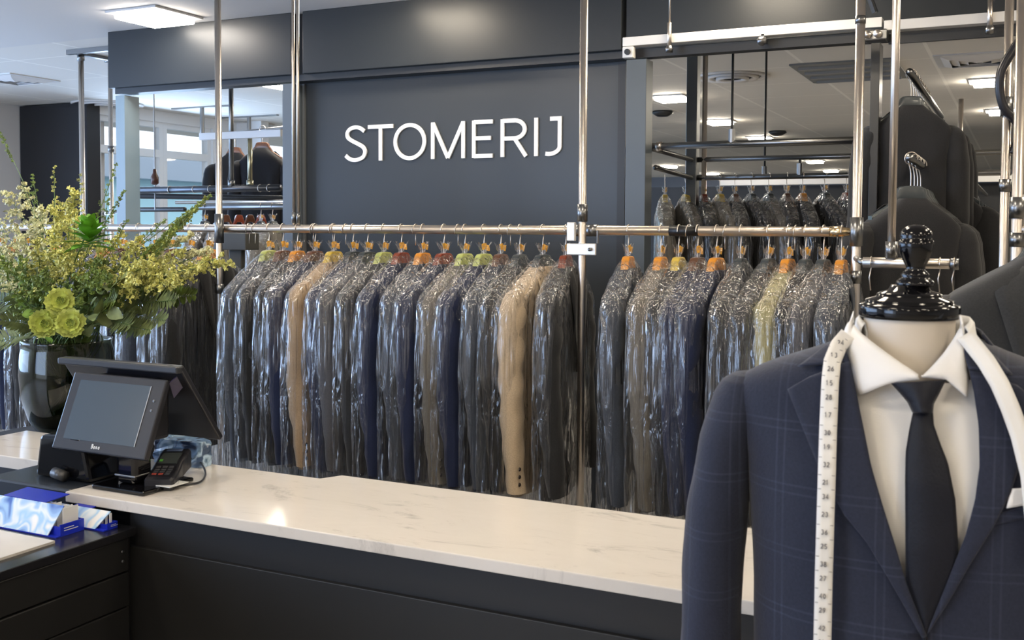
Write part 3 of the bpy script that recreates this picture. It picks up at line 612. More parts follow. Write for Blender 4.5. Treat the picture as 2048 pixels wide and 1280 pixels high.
def brochure_box(x0, x1, y0, y1, z, hgt, label, ang=0, lines=((.30, .42),)):
    c = V(((x0 + x1) / 2, (y0 + y1) / 2, z)); t = thing('brochure_box', label, 'box', c)
    lw = .003; dy = y1 - y0; low = hgt * .42
    mb = MB(); mb.box((x0, y0, z), (x1, y1, z + .003)); mb.box((x0, y1 - lw, z + .003), (x1, y1, z + low)); mb.box((x1 - lw, y0 + .012, z + .003), (x1, y1 - lw, z + low)); mb.box((x0, y0, z + .003), (x0 + lw, y1 - lw, z + low))
    mb.box((x0 + lw, y0 + .014, z + .003), (x1 - lw, y0 + .017, z + low * .8)); mb.build('tray', M_BLUE, t)
    mb = MB(); yo = .035
    mb.add([(x0, y0 + .002, z + .001), (x1 - .03, y0 + .002, z + .001), (x1 - .012, y0 + yo, z + hgt), (x0 - .005, y0 + yo, z + hgt)], [(0, 1, 2, 3)]); mb.build('front_panel', M_LEAF1, t, solid=.002)
    mb = MB(); mb.add([(x0 + .13, y0 + yo + .004, z + hgt - .002), (x1 - .08, y0 + yo + .004, z + hgt - .002), (x1 - .07, y1 + .02, z + hgt + .005), (x0 + .14, y1 + .02, z + hgt + .006)], [(0, 1, 2, 3)]); mb.build('flap', M_BLUE, t, solid=.002)
    n = 7; span = (x1 - x0) * .36
    for k in range(n):
        xx = x1 - .012 - span * k / n
        MB().box((xx - .0015, y0 + .03, z + .004), (xx, y1 - .006, z + hgt * (.92 - .03 * (k % 3)))).build('card', M_CARD, t)
    mb = MB()
    for k in range(2): mb.box((x1 + .0002, y0 + .022, z + low * (.42 + .2 * k)), (x1 + .0007, y0 + .022 + dy * (.5 - .15 * k), z + low * (.48 + .2 * k)))
    mb.build('print_mark', M_CARD, t)
    if ang:
        t.rotation_euler.z = ang
    return t
brochure_box(-2.34, -1.985, 1.685, 1.765, ZU + .0003, .066, 'nearer blue brochure box with a slanted blue and white printed front panel', R(0))
brochure_box(-2.20, -1.93, 1.772, 1.815, ZU + .0003, .038, 'farther blue brochure box with white cards, tucked behind the slanted printed one')

# vase
vc = V((-2.905, 2.54, .905))
vcx = on_y(136, 780, 2.54).x; vc.x = vcx
vs = thing('vase', 'large dark smoked glass vase holding the bouquet at the left', 'vase', vc)
prof = [(.001, .004), (.085, .004), (.105, .012), (.128, .05), (.148, .12), (.155, .2), (.15, .27), (.143, .305), (.148, .315)]
prof_in = [(.142, .315), (.137, .3), (.144, .27), (.149, .2), (.142, .12), (.122, .05), (.095, .022), (.001, .018)]
M_VASE = glass_mat('smoked_glass', (.5, .5, .42), .03, 1.3)
MB().lathe(prof + prof_in, vc, 64, cap=False).build('glass', M_VASE, vs, smooth=True)
MB().lathe([(.001, .02), (.093, .022), (.12, .05), (.14, .12), (.147, .19), (.001, .19)], vc, 48, cap=False).build('water', glass_mat('vase_water', (.5, .55, .4), .01, .5), vs, smooth=True)

# POS terminal
Yrg, Zrg = 1.99, 1.247
px0, px1 = xat(122, Yrg, 732), xat(360, Yrg, 745)
ps = thing('point_of_sale_terminal', 'black two-screen till terminal standing on the left end of the counter', 'till', ((px0 + px1) / 2, Yrg, ZT))
def slabq(a, b, c, d, th, nrm, name, m, bevel=.004, parent=ps):
    mb = MB(); mb.poly_prism([V(a), V(b), V(c), V(d)], V(nrm) * th); return mb.build(name, m, parent, bevel=bevel)
# front display
f_tl = on_y(150, 743, 1.965); f_tr = on_y(333, 760, 1.965); f_bl = on_y(103, 897, 1.895); f_br = on_y(291, 917, 1.895)
zt_ = (f_tl.z + f_tr.z) / 2; zb_ = (f_bl.z + f_br.z) / 2
xa = (f_tl.x + f_bl.x) / 2; xb = (f_tr.x + f_br.x) / 2
A = V((xa, 1.89, zb_)); B = V((xb, 1.89, zb_)); C_ = V((xb, 1.968, zt_)); D_ = V((xa, 1.968, zt_))
upv = (D_ - A).normalized(); nb = V((1, 0, 0)).cross(upv).normalized()  # pointing -y
if nb.y > 0: nb = -nb
hh = (D_ - A).length; wW = xb - xa
scr = slabq(A, B, C_, D_, .018, -nb, 'front_display', M_BLACKP)
def onp(s, t, o): return A + V((1, 0, 0)) * (wW * s) + upv * (hh * t) + nb * o
M_SCR = mat('screen_off', (.045, .065, .085), .2, coat=.4)
mb = MB(); mb.poly_prism([onp(.1, .14, .0006), onp(.86, .14, .0006), onp(.86, .9, .0006), onp(.1, .9, .0006)], nb * .0006); mb.build('screen', M_SCR, scr)
mb = MB(); mb.poly_prism([onp(.862, .14, .0006), onp(.868, .14, .0006), onp(.868, .9, .0006), onp(.862, .9, .0006)], nb * .001); mb.build('screen_edge', mat('edge_grey', (.4, .42, .45), .3), scr)
mb = MB(); x = .43
for c in 'Bono': stroke_mesh(mb, c, onp(x, .055, .0006), V((1, 0, 0)), upv, .011, .0018, .0006, nb); x += .024
mb.build('maker_mark', M_CARD, scr)
for k in range(2): MB().lathe([(.0001, .002), (.003, .002), (.0035, 0)], onp(.93, .72 - .12 * k, .0), 12, mtx=Matrix.Rotation(R(90), 3, 'X')).build('button', M_STEELD, scr)
# rear display
r_b = on_y(440, 890, 2.135)
yB2, zB2 = 2.135, 1.04
a = V((px0, Yrg, Zrg)); b = V((px1, Yrg, Zrg)); c = V((px1, yB2, zB2)); d = V((px0, yB2, zB2))
n2 = (b - a).cross(c - b).normalized(); n2 = n2 if n2.y > 0 else -n2
slabq(a, b, c, d, .016, n2, 'rear_display', M_BLACKP)
MB().box((px0, Yrg - .012, Zrg - .012), (px1, Yrg + .012, Zrg + .006)).build('top_bar', mat('till_bar', (.03, .032, .038), .3), ps, bevel=.004)
mb = MB(); mb.add([(xb + .001, 1.975, zt_ - .01), (px1 - .01, Yrg + .0, Zrg - .02), (px1 - .01, Yrg + .02, Zrg - .05), (xb + .001, 1.99, zt_ - .05)], [(0, 1, 2, 3)]); mb.build('hinge_cover', mat('hinge_purple', (.02, .015, .045), .3), ps, solid=.004)  # plain dark purple cover at the hinge
mb = MB(); mb.box((xa + .06, Yrg - .01, Zrg - .19), (xb - .06, Yrg + .05, Zrg - .03)); mb.build('inner_housing', M_BLACKP, ps, bevel=.01)
colx = xat(267, 1.93, 940)
MB().box((colx - .035, 1.905, ZT + .012), (colx + .03, 1.965, 1.06)).build('stand_column', M_BLACKG, ps, bevel=.012)
MB().box((colx - .037, 1.903, ZT + .03), (colx + .032, 1.967, ZT + .036)).build('column_ring', M_STEELD, ps, bevel=.002)
bx0 = on_z(175, 972, ZT + .01).x; bx1 = on_z(290, 985, ZT + .01).x
MB().box((bx0, 1.868, ZT + .0003), (bx1, 2.04, ZT + .012)).build('base_plate', M_BLACKG, ps, bevel=.004)
# receipt printer + dark box left of the stand
rp = thing('receipt_printer', 'glossy black receipt printer half hidden under the till screen at the left', 'printer', (-2.25, 1.99, .93))
q0 = -2.315; q1 = -2.13
mb = MB(); mb.poly_prism([V((q0, 1.90, .951)), V((q0 + .02, 1.90, 1.06)), V((q0 + .17, 1.90, 1.07)), V((q0 + .2, 1.90, .951))], V((0, .11, 0))); mb.build('body', M_BLACKG, rp, bevel=.01)
MB().tube([(q0 + .09, 1.885, .972), (q0 + .13, 1.885, .965)], .014, 14).build('paper_roll', mat('roll_grey', (.06, .06, .06), .3), rp, smooth=True)
tag(MB().box((-2.42, 1.835, .8855), (xl0 - .002, 2.02, .95)).build('cash_drawer', mat('blue_black_panel', (.018, .022, .03), .35), bevel=.006), 'dark cash drawer box filling the gap between the two marble tops', 'cash drawer')
tag(MB().box((xl0 - .002 + .17, 1.925, ZT + .0125), (xl0 + .24, 1.99, ZT + .0145)).build('paper_slip', M_CARD), 'small white paper slip lying on the base plate of the till', 'paper')

# card reader
c0 = on_z(316, 982, ZT); c1_ = on_z(372, 938, ZT); dirv = (c1_ - c0); dirv.z = 0; ln = .165; dirv.normalize(); sd = V((dirv.y, -dirv.x, 0)); up = V((0, 0, 1))
cr = thing('card_reader', 'black handheld payment terminal lying beside the till stand', 'card reader', c0)
base = c0 + V((0, 0, .0005))
prof_ = [(0, .0, .028, .033), (.01, .0, .032, .037), (.05, .0, .040, .037), (.09, .012, .056, .035), (.13, .02, .068, .037), (.16, .022, .072, .037), (.168, .03, .066, .034)]
rows = []
for s_, zb0, zt0, hw in prof_:
    rows.append([base + dirv * s_ + sd * q + up * z for q, z in ((-hw, zb0), (hw, zb0), (hw, zt0 - .006), (hw - .006, zt0), (-hw + .006, zt0), (-hw, zt0 - .006))])
mb = MB(); mb.grid(rows, closed=True); mb.add(rows[0], [tuple(range(6))]); mb.add(rows[-1], [tuple(range(5, -1, -1))]); body = mb.build('body', M_BLACKP, cr, bevel=.003)
def rtop(s_, q, o): 
    z = interp([(p[0], p[2]) for p in prof_], s_)[0]; return base + dirv * s_ + sd * q + up * (z + o)
def rquad(s0, s1, q0, q1, name, m, o=.0012):
    mb = MB(); n = 4; mb.grid([[rtop(lerp(s0, s1, i / n), q0, o), rtop(lerp(s0, s1, i / n), q1, o)] for i in range(n + 1)]); return mb.build(name, m, body, solid=.001)
rquad(.075, .125, -.024, .024, 'screen', mat('reader_screen', (.05, .06, .06), .2))
rquad(.082, .09, -.022, -.014, 'green_key', mat('key_green', (.1, .4, .05), .4), .0024)
for r_ in range(4):
    for q_ in range(3):
        rquad(.02 + r_ * .012, .028 + r_ * .012, -.022 + q_ * .016, -.011 + q_ * .016, 'key', mat('key_red', (.35, .06, .04), .4) if r_ == 0 and q_ < 2 else mat('key_grey', (.06, .06, .065), .4), .0015)
rquad(.135, .15, -.02, .02, 'label_strip', mat('label_blue', (.1, .14, .25), .4))
fc = c0 + dirv * .12; MB().box((fc.x - .02, fc.y - .02, ZT + .0003), (fc.x + .02, fc.y + .02, ZT + .022)).build('foot', M_BLACKP, cr, bevel=.003)
e = c0 + dirv * .15
pts = [e + up * .03]
cc = [on_z(388, 932, ZT), on_z(404, 938, ZT), on_z(411, 952, ZT), on_z(402, 966, ZT), on_z(380, 972, ZT), on_z(352, 975, ZT)]
zz = [.02, .012, .006, .0045, .0045, .0045]
cpts = [e + up * .045] + [p + up * z for p, z in zip(cc, zz)]
def smooth_path(P, n=8):
    out = []
    for i in range(len(P) - 1):
        p0, p1, p2, p3 = P[max(i - 1, 0)], P[i], P[i + 1], P[min(i + 2, len(P) - 1)]
        for k in range(n):
            t = k / n; out.append(.5 * ((2 * p1) + (p2 - p0) * t + (2 * p0 - 5 * p1 + 4 * p2 - p3) * t * t + (3 * p1 - p0 - 3 * p2 + p3) * t ** 3))
    return out + [P[-1]]
MB().tube(smooth_path(cpts), .0026, 8).build('cable', M_BLACKP, cr, smooth=True)
# box of cleaning wipes / parcel behind the till
g0 = on_z(318, 925, ZT); g1 = on_z(418, 925, ZT)
hb = thing('plastic_parcel', 'crinkled pale blue plastic-wrapped parcel behind the card reader under the rear screen', 'parcel', (g0.x, 2.17, ZT))
rows = []; random.seed(5)
gx0, gx1 = xat(322, 2.2, 930), xat(420, 2.2, 930)
for j in range(9):
    r_ = []
    for i in range(25):
        a = 2 * pi * i / 24; cx = cos(a); cy = sin(a); p_ = 5
        rx = (gx1 - gx0) / 2 * (1 - .05 * (j / 8) ** 4); k = (abs(cx) ** p_ + abs(cy) ** p_) ** (-1 / p_)
        dd = noise.noise(V((cx * 3, cy * 3, j * .8))) * .006
        r_.append(V(((gx0 + gx1) / 2 + (rx + dd) * cx * k, 2.19 + (.03 + dd) * cy * k, ZT + .0005 + j * .0085)))
    rows.append(r_)
mb = MB(); mb.grid(rows); mb.add(rows[-1][:-1], [tuple(range(24))]); mb.build('wrap', leaflet_mat('parcel_print', [(.3, (.02, .03, .06, 1)), (.42, (.16, .26, .42, 1)), (.5, (.12, .2, .3, 1)), (.6, (.45, .6, .75, 1)), (.7, (.08, .12, .2, 1))], 22), hb, smooth=False)

# ------------------------------------------------------------------ jackets
COLS = {'charcoal': (.022, .022, .024), 'black': (.007, .007, .009), 'navy': (.012, .018, .05), 'blue': (.018, .035, .1), 'grey': (.075, .075, .085), 'tan': (.38, .27, .17), 'beige': (.50, .39, .27),
        'taupe': (.13, .115, .095), 'olive': (.32, .29, .15), 'stone': (.22, .2, .17), 'slate': (.04, .048, .065)}
HCOL = {'orange': (.75, .3, .03), 'red-brown': (.26, .05, .02), 'brown': (.14, .06, .03), 'dark grey': (.05, .06, .065), 'lime green': (.5, .55, .16), 'yellow': (.7, .5, .08)}
def hmat(c): return mat('hanger_' + c.replace(' ', '_').replace('-', '_'), HCOL[c], .3, coat=.3)
def se(t, n): c, s = cos(t), sin(t); return (abs(c) ** (2 / n) * (1 if c >= 0 else -1), abs(s) ** (2 / n) * (1 if s >= 0 else -1))
BODY = [(-.128, .055, .036), (-.14, .07, .042), (-.165, .115, .048), (-.195, .165, .052), (-.22, .195, .052), (-.25, .205, .05), (-.32, .2, .05), (-.42, .195, .048), (-.55, .185, .044), (-.65, .19, .044), (-.78, .2, .044), (-.915, .208, .046)]
def jacket_proto(seed, film=True, thick=1.0, length=1.0, wide=1.0, lapels=True, name='covered_jacket', filmlen=1.18):
    rnd = random.Random(seed); root = bpy.data.objects.new(name, None); COL.objects.link(root); root.empty_display_size = .05
    off = V((seed * 7.3, seed * 3.1, 0))
    def wr(x, y, z, amp): return amp * (noise.noise(V((x * 9, y * 9, z * 3)) + off) + .5 * noise.noise(V((x * 25, y * 20, z * 7)) + off))
    rows = []; n = 56
    zs_ = [lerp(-.128, -.915 * length, (i / 34) ** 1.15) for i in range(35)]
    for z in zs_:
        zz_ = z if z > -.3 else -.3 + (z + .3) / ((.915 * length - .3) / .615)
        hx, hy = interp(BODY, zz_); hx *= wide; hy *= thick; r_ = []
        for k in range(n):
            cx, cy = se(2 * pi * k / n, 4.5 if z > -.24 else max(2.3, 4.5 - (-.24 - z) * 25)); x, y = cx * hx, cy * hy; f = min(1, (-.13 - z) / .15) if z < -.13 else 0
            y += wr(x, y, z, .018) * f + .008 * sin(x * 38 + seed) * max(0, (-z - .5)) * f
            r_.append(V((x, y, z)))
        rows.append(r_)
    mb = MB(); mb.grid(rows, closed=True); mb.add(rows[0], [tuple(range(n))]); mb.build('jacket_body', M_DARK, root, smooth=True)
    for s in (-1, 1):
        path = [(.178, .0, -.203, .010), (.186, 0, -.207, .024), (.194, 0, -.217, .036), (.203, 0, -.235, .046), (.213, -.002, -.27, .052), (.226, -.006, -.36, .053), (.234, -.008, -.48, .051), (.24, -.016, -.6, .046), (.243, -.028, -.74, .042), (.243, -.036, -.885, .038)]
        rows = []; m = 24
        dense = []
        for a_, b_ in zip(path, path[1:]):
            for q in range(4): dense.append(tuple(lerp(u_, v_, q / 4) for u_, v_ in zip(a_, b_)))
        dense.append(path[-1])
        for i, (px_, py_, pz_, r0) in enumerate(dense):
            pz2 = pz_ * (length if pz_ < -.4 else 1); rr_ = []
            for k in range(m):
                a = 2 * pi * k / m; f = min(1, i / 6)
                dx = cos(a) * r0 * 1.08; dy = sin(a) * r0 * .95 * thick
                d = wr(px_ * s + dx, py_ + dy, pz_ * 1.6, .013) * f + .003 * sin(pz_ * 55 + a + seed) * f
                rr_.append(V((s * (px_ * wide + dx * (1 if i else .8)), py_ + dy + d, pz2 + .35 * cos(a) * 0)))
            rows.append(rr_)
        # round sleeve head
        mb = MB(); mb.grid(rows, closed=True); mb.add(rows[0], [tuple(range(m))]); mb.build('sleeve', M_DARK, root, smooth=True)
    if lapels:
        for s in (-1, 1):
            rows = []
            for i in range(15):
                t = i / 14; zin = lerp(-.145, -.50, t); xin = lerp(.045, .0, t); xo = xin + .075 * (min(1, t * 6 + .4)) * (1 - t) ** .8
                r_ = []
                for q in range(4):
                    x = lerp(xin, xo, q / 3) * s; hx, hy = interp(BODY, zin); hy *= thick; y = -hy * max(0, 1 - abs(x / hx) ** 2.3) ** (1 / 2.3)
                    r_.append(V((x, y + wr(x, -hy, zin, .012) - .006 - .004 * (q / 3), zin)))
                rows.append(r_)
            mb = MB(); mb.grid(rows); mb.build('lapel', M_DARK, root, smooth=True, solid=.003)
    # hanger
    rows = []
    for i in range(33):
        t = i / 16 - 1; x = t * .165 * wide; ax = abs(x); zc = -.112 - 2.2 * ax * ax if ax < .055 else -.1187 - .62 * (ax - .055); hh_ = .05 if ax < .045 else max(.022, .05 - (ax - .045) * .6); th = .012 + .006 * abs(t); zc -= (hh_ - .03) / 2 if ax > .045 else 0; zc -= .035 * max(0, min(1, (ax - .035) / .035))
        rows.append([V((x, -th, zc + hh_ / 2)), V((x, th, zc + hh_ / 2)), V((x, th, zc - hh_ / 2)), V((x, -th, zc - hh_ / 2))])
    mb = MB(); mb.grid(rows, closed=True); mb.add(rows[0], [(0, 1, 2, 3)]); mb.add(rows[-1], [(3, 2, 1, 0)]); hg = mb.build('hanger', hmat('orange'), root, smooth=True, bevel=.003)
    pts = [V((.0, 0, -.1)), V((0, 0, -.05))] + [V((0 + .0205 * sin(R(a)), 0, .0 - .0205 * cos(R(a)))) for a in range(20, 300, 20)]
    MB().tube(smooth_path(pts, 3), .0021, 7).build('hook', M_STEEL, hg, smooth=True)
    if film:
        tk = MB(); zt0 = -.052
        tk.grid([[V((lerp(-.02, .024, i / 5), -.006 + .004 * sin(i * 1.7 + seed + j), zt0 - .022 * j / 2 + .004 * sin(i))) for j in range(3)] for i in range(6)])
        tk.build('ticket', mat('ticket_yellow', (.8, .42, .05), .5), root, solid=.001)
        FR = [(-.052, .046, .016), (-.062, .030, .012), (-.078, .012, .009), (-.09, .018, .013), (-.105, .06, .03), (-.13, .105, .043), (-.17, .17, .05), (-.205, .225, .053), (-.235, .272, .056), (-.27, .294, .058), (-.36, .306, .06), (-.6, .312, .058), (-.95, .31, .054), (-filmlen, .315, .05)]
        rows = []; n = 104; NZ = 62
        ph = [rnd.uniform(0, 6.28) for _ in range(6)]; fr_ = [rnd.choice((5, 6, 7, 8)), rnd.choice((9, 11, 13)), rnd.choice((15, 17, 19))]
        for i in range(NZ + 1):
            t = i / NZ; z = -.052 - (filmlen - .052) * (t ** 1.35)
            hx, hy = interp(FR, z); hx *= (wide - 1) * .8 + 1; hy *= thick; r_ = []
            for k in range(n):
                a = 2 * pi * k / n; cx, cy = se(a, 2.2 if z > -.15 else 3.2)
                f = min(1, max(0, (-z - .08) / .12))
                fold = .5 * sin(fr_[0] * a + ph[0] + z * 3) + .35 * sin(fr_[1] * a + ph[1] - z * 5) + .3 * sin(fr_[2] * a + ph[2] + z * 2)
                crumple = noise.noise(V((cx * 5, cy * 3, z * 6)) + off) * .9 + noise.noise(V((cx * 14, cy * 6, z * 13)) + off) * .7
                kn = max(0, 1 - abs(z + .215) / .1)      # more crumpling around the shoulders
                d = (.0065 * fold + .006 * crumple) * f + .006 * kn * noise.noise(V((cx * 18, cy * 8, z * 22)) + off)
                flare = .006 * sin(7 * a + ph[3]) if z > -.078 else 0
                lz = .01 * sin(3 * a + ph[4]) * f * (1 if t > .9 else 0)
                r_.append(V((cx * (hx + d * .8 + flare), cy * (hy + d + flare), z + (flare * 1.4 if z > -.07 else 0) + lz)))
            rows.append(r_)
        mb = MB(); mb.grid(rows, closed=True); mb.build('plastic_cover', M_FILM, root, smooth=True)
    return root
def recolour(o, m, names):
    for ch in o.children:
        if ch.name.split('.')[0] in names and ch.type == 'MESH':
            ch.material_slots[0].link = 'OBJECT'; ch.material_slots[0].material = m
protos = [jacket_proto(s, thick=.84) for s in (1, 2, 3, 4)]
used = set()
def place(proto, x, y, z, yaw, col, hc, label, cat, grp, film=True, buttons=False, scale=1, tilt=0):
    o = proto if proto not in used else copy_tree(proto)
    used.add(proto)
    o.location = (x, y, z); o.rotation_euler = (tilt, 0, yaw); o.scale = (scale,) * 3
    tag(o, label, cat, grp)
    recolour(o, wool('wool_' + col, COLS[col]), ('jacket_body', 'sleeve', 'lapel'))
    if hc: recolour(o, hmat(hc), ('hanger',))
    return o
def add_buttons(o):
    for k in range(3):
        MBb = MB().lathe([(.0001, .003), (.006, .003), (.007, 0)], (0, 0, 0), 10, mtx=Matrix.Rotation(R(90), 3, 'X'))
        b = MBb.build('cuff_button', mat('button_dark', (.03, .02, .015), .4), o, origin=(0, 0, 0))
        b.data.transform(Matrix.Translation(parent_loc(o)))
        b.location = (-.268, -.064, -.80 - .026 * k)
rnd = random.Random(11)
ORD = ['first', 'second', 'third', 'fourth', 'fifth', 'sixth', 'seventh', 'eighth', 'ninth', 'tenth', 'eleventh', 'twelfth', 'thirteenth', 'fourteenth', 'fifteenth', 'sixteenth', 'seventeenth', 'eighteenth', 'nineteenth', 'twentieth']
# a clone pool: the four prototypes are copied first so that every copy starts clean
def P_(i): return protos[i % 4]
main = [(538, 'slate', 'lime green'), (566, 'charcoal', 'brown'), (595, 'black', 'orange'), (630, 'navy', 'brown'), (668, 'tan', 'yellow'), (706, 'navy', 'dark grey'), (735, 'grey', 'dark grey'), (768, 'charcoal', 'lime green'),
        (803, 'navy', 'red-brown'), (846, 'slate', 'orange'), (888, 'navy', 'red-brown'), (930, 'taupe', 'lime green'), (968, 'navy', 'lime green'), (1002, 'slate', 'brown'), (1040, 'black', 'dark grey'), (1086, 'beige', 'dark grey'), (1132, 'charcoal', 'red-brown')]
G1 = 'plastic-covered jackets on the front rail below the sign'
for i, (u, c, hc) in enumerate(main):
    yaw = R(90) + R(rnd.uniform(-5, 5)) + (R(3) if i == len(main) - 1 else 0) + (R(4) if i < 3 else 0)
    lab = '%s jacket in plastic on %s hanger, %s from left pole under the sign' % (c, hc, ORD[i])
    o = place(P_(i), xat(u, YR), YR, ZR, yaw, c, hc, lab, 'jacket', G1)
    if c in ('beige', 'tan', 'taupe'): add_buttons(o)
right = [(1257, 'slate', 'orange'), (1322, 'taupe', 'orange'), (1358, 'black', 'yellow'), (1396, 'navy', 'brown'), (1434, 'navy', 'orange'), (1482, 'charcoal', 'dark grey'), (1538, 'charcoal', 'dark grey'), (1577, 'olive', 'orange'),
         (1612, 'black', 'dark grey'), (1648, 'grey', 'dark grey'), (1684, 'slate', 'orange')]
G2 = 'plastic-covered jackets on the front rail right of the middle pole'
for i, (u, c, hc) in enumerate(right):
    yaw = R(90) + R(rnd.uniform(-7, 7))
    lab = '%s jacket in plastic on %s hanger, %s right of the middle pole' % (c, hc, ORD[i])
    o = place(P_(i + 1), xat(u, YR), YR, ZR, yaw, c, hc, lab, 'jacket', G2)
    if c in ('taupe', 'olive'): add_buttons(o)
G3 = 'plastic-covered jackets on the rail behind the flowers'
leftc = ['charcoal', 'charcoal', 'slate', 'black', 'navy', 'charcoal', 'slate', 'navy', 'black', 'charcoal', 'navy', 'slate', 'charcoal', 'navy', 'charcoal']
X = xat(420, YR) - .01
for i, c in enumerate(leftc):
    lab = '%s jacket in plastic behind the flowers, %s left of the left pole' % (c, ORD[i])
    place(P_(i + 2), X - .098 * i, YR, ZR, R(90) + R(rnd.uniform(-6, 6)), c, ('orange', 'dark grey', 'brown')[i % 3], lab, 'jacket', G3)
G4 = 'plastic-covered jackets on the rear rail in the right opening'
back = ['stone', 'taupe', 'charcoal', 'stone', 'charcoal', 'charcoal', 'taupe', 'black', 'charcoal', 'charcoal', 'charcoal']
bhang = ['yellow', 'yellow', 'red-brown', 'yellow', 'brown', 'dark grey', 'dark grey', 'brown', 'orange', 'dark grey', 'red-brown']
for i, (u, c) in enumerate(zip((1330, 1372, 1408, 1440, 1470, 1503, 1538, 1574, 1606, 1650, 1694), back)):
    lab = '%s jacket in plastic on rear rail of the right opening, %s from left' % (c, ORD[i])
    place(P_(i), xat(u, Y2, 356), Y2, zC, R(90) + R(rnd.uniform(20, 34)), c, bhang[i], lab, 'jacket', G4)
# jackets in the gap between front rail and rear rail, left opening
for i, (u, c) in enumerate(((436, 'stone'), (410, 'stone'), (545, 'stone'), (522, 'taupe'))):
    lab = 'pale %s covered jacket in the left opening, %s' % (c, ('just left of the pole', 'second left of the pole', 'right beside the blue post', 'between the pole and the blue post')[i])
    place(P_(i), xat(u, 5.1, 440), 5.1, 1.735, R(90) + R(rnd.uniform(10, 30)), c, 'dark grey', lab, 'jacket', 'pale covered jackets in the left opening')
gd = tag(MB().box((xat(460, 3.95, 480), 3.94, 0), (xat(485, 3.95, 480), 3.97, 1.5)).box((xat(442, 3.95, 480), 3.9, zof(480, 500, 3.95)), (xat(505, 3.95, 480), 4.0, zof(480, 466, 3.95))).build('control_box', mat('box_grey', (.06, .06, .055), .5), bevel=.004), 'dark grey box behind the rail to the right of the left pole', 'box')

# uncovered coats
coat = jacket_proto(7, film=False, thick=1.3, length=1.25, wide=.78, name='coat')
coat2 = jacket_proto(9, film=False, thick=1.0, length=1.1, wide=.72, name='coat')
def put_coat(p, x, y, z, yaw, col, label, grp, sc=1.0, hc='dark grey'):
    o = p if p not in used else copy_tree(p); used.add(p); o.location = (x, y, z); o.rotation_euler = (0, 0, yaw); o.scale = (sc,) * 3
    tag(o, label, 'coat', grp); recolour(o, wool('wool_' + col, COLS[col]), ('jacket_body', 'sleeve', 'lapel')); recolour(o, hmat(hc), ('hanger',)); return o
G5 = 'black coats on the high rail at the right'
XC = xat(1822, 4.5, 190); zR5 = zof(1800, 150, 4.5)
tag(MB().tube([(XC, 4.42, zR5), (XC, 6.2, zR5)], .014, 12).build('clothes_rail', M_STEELD, smooth=True), 'high steel rail running back over the black coats at the right', 'rail')
for i in range(7):
    put_coat(coat if i % 2 == 0 else coat2, XC, 4.5 + .11 * i, zR5, R(180 + 18) + R(rnd.uniform(-4, 4)), 'black' if i else 'charcoal', 'black coat on the high rail at the right, %s from the front' % ORD[i], G5)
G6 = 'black coats on the low rail at the right'
YL_ = 4.02; XC2 = xat(1822, YL_, 350); zR6 = zof(1790, 318, YL_)
tag(MB().tube([(XC2, YL_ - .06, zR6), (XC2, 6.0, zR6)], .013, 12).build('clothes_rail', M_STEELD, smooth=True), 'lower steel rail running back under the high coats at the right', 'rail')
for i in range(4):
    put_coat(coat, XC2, YL_ + .13 * i, zR6, R(180 + 28) + R(rnd.uniform(-4, 4)), 'charcoal' if i == 0 else 'black', 'dark coat on the low rail at the right, %s from the front' % ORD[i], G6, 1.12)
G7 = 'black suits on the receding rail at the right'
pA = on_y(1905, 322, 5.0); XC3 = pA.x; zR7 = pA.z
tag(MB().tube([(XC3, 4.7, zR7), (XC3, 9.6, zR7)], .013, 12).build('clothes_rail', M_STEELD, smooth=True), 'receding steel rail with black suits at the far right', 'rail')
for i in range(14):
    put_coat(coat2, XC3, 4.85 + .14 * i + .02 * (i % 3), zR7, R(180) + R(rnd.uniform(-6, 6)), 'black' if i % 3 else 'charcoal', 'black suit on the receding rail at the far right, %s from the front' % ORD[i], G7)
upright(1920, 6.3, zR7, zR7 + .42, .013, 'short vertical pole stub rising from the receding rail at the right', v=300)
# nearer dark grey suit jacket at the right edge
sj = jacket_proto(12, film=False, thick=1.5, length=1.0, name='suit_jacket')
pS = on_y(2105, 520, 2.62); used.add(sj)
sj.location = (pS.x, 2.62, 1.70); sj.rotation_euler = (0, 0, R(8)); sj.scale = (1.2,) * 3
tag(sj, 'dark grey suit jacket cut by the right picture edge, hanging behind the dress form', 'jacket'); recolour(sj, wool('wool_dkgrey', (.03, .03, .03)), ('jacket_body', 'sleeve', 'lapel')); recolour(sj, hmat('dark grey'), ('hanger',))
xr_ = pS.x; tag(MB().tube([(xr_ - .06, 2.62, 1.70), (xr_ + 1.0, 2.62, 1.70)], .015, 12).build('clothes_rail', M_STEEL, smooth=True), 'steel rail beyond the right edge carrying the dark grey suit jacket', 'rail')
# dark coats in the left opening
for i, (u, yy) in enumerate(((470, 6.6), (525, 6.3))):
    put_coat(coat, xat(u, yy, 290), yy, zof(495, 268, 6.6), R(180 + 20), 'black', 'black coat hanging under the white beam in the left opening, %s' % ('left' if i == 0 else 'right'), 'black coats in the left opening', 1.15, 'brown')
for i, u in enumerate((452, 478, 500, 522)):
    xx = xat(u, Y4, 430); h_ = bpy.data.objects['hanger'].copy(); COL.objects.link(h_); h_.parent = None; h_.location = (xx, Y4, zof(450, 404, Y4)); h_.rotation_euler = (0, 0, R(60)); h_.name = 'clothes_hanger'
    h_.scale = (.55, 1, 1); h_.material_slots[0].link = 'OBJECT'; h_.material_slots[0].material = hmat('red-brown' if i % 2 else 'brown')
    tag(h_, 'empty wooden hanger on the thin bright rail in the left opening, %s from the left' % ORD[i], 'hanger', 'empty hangers in the left opening')
    k_ = bpy.data.objects['hook'].copy(); COL.objects.link(k_); k_.parent = h_
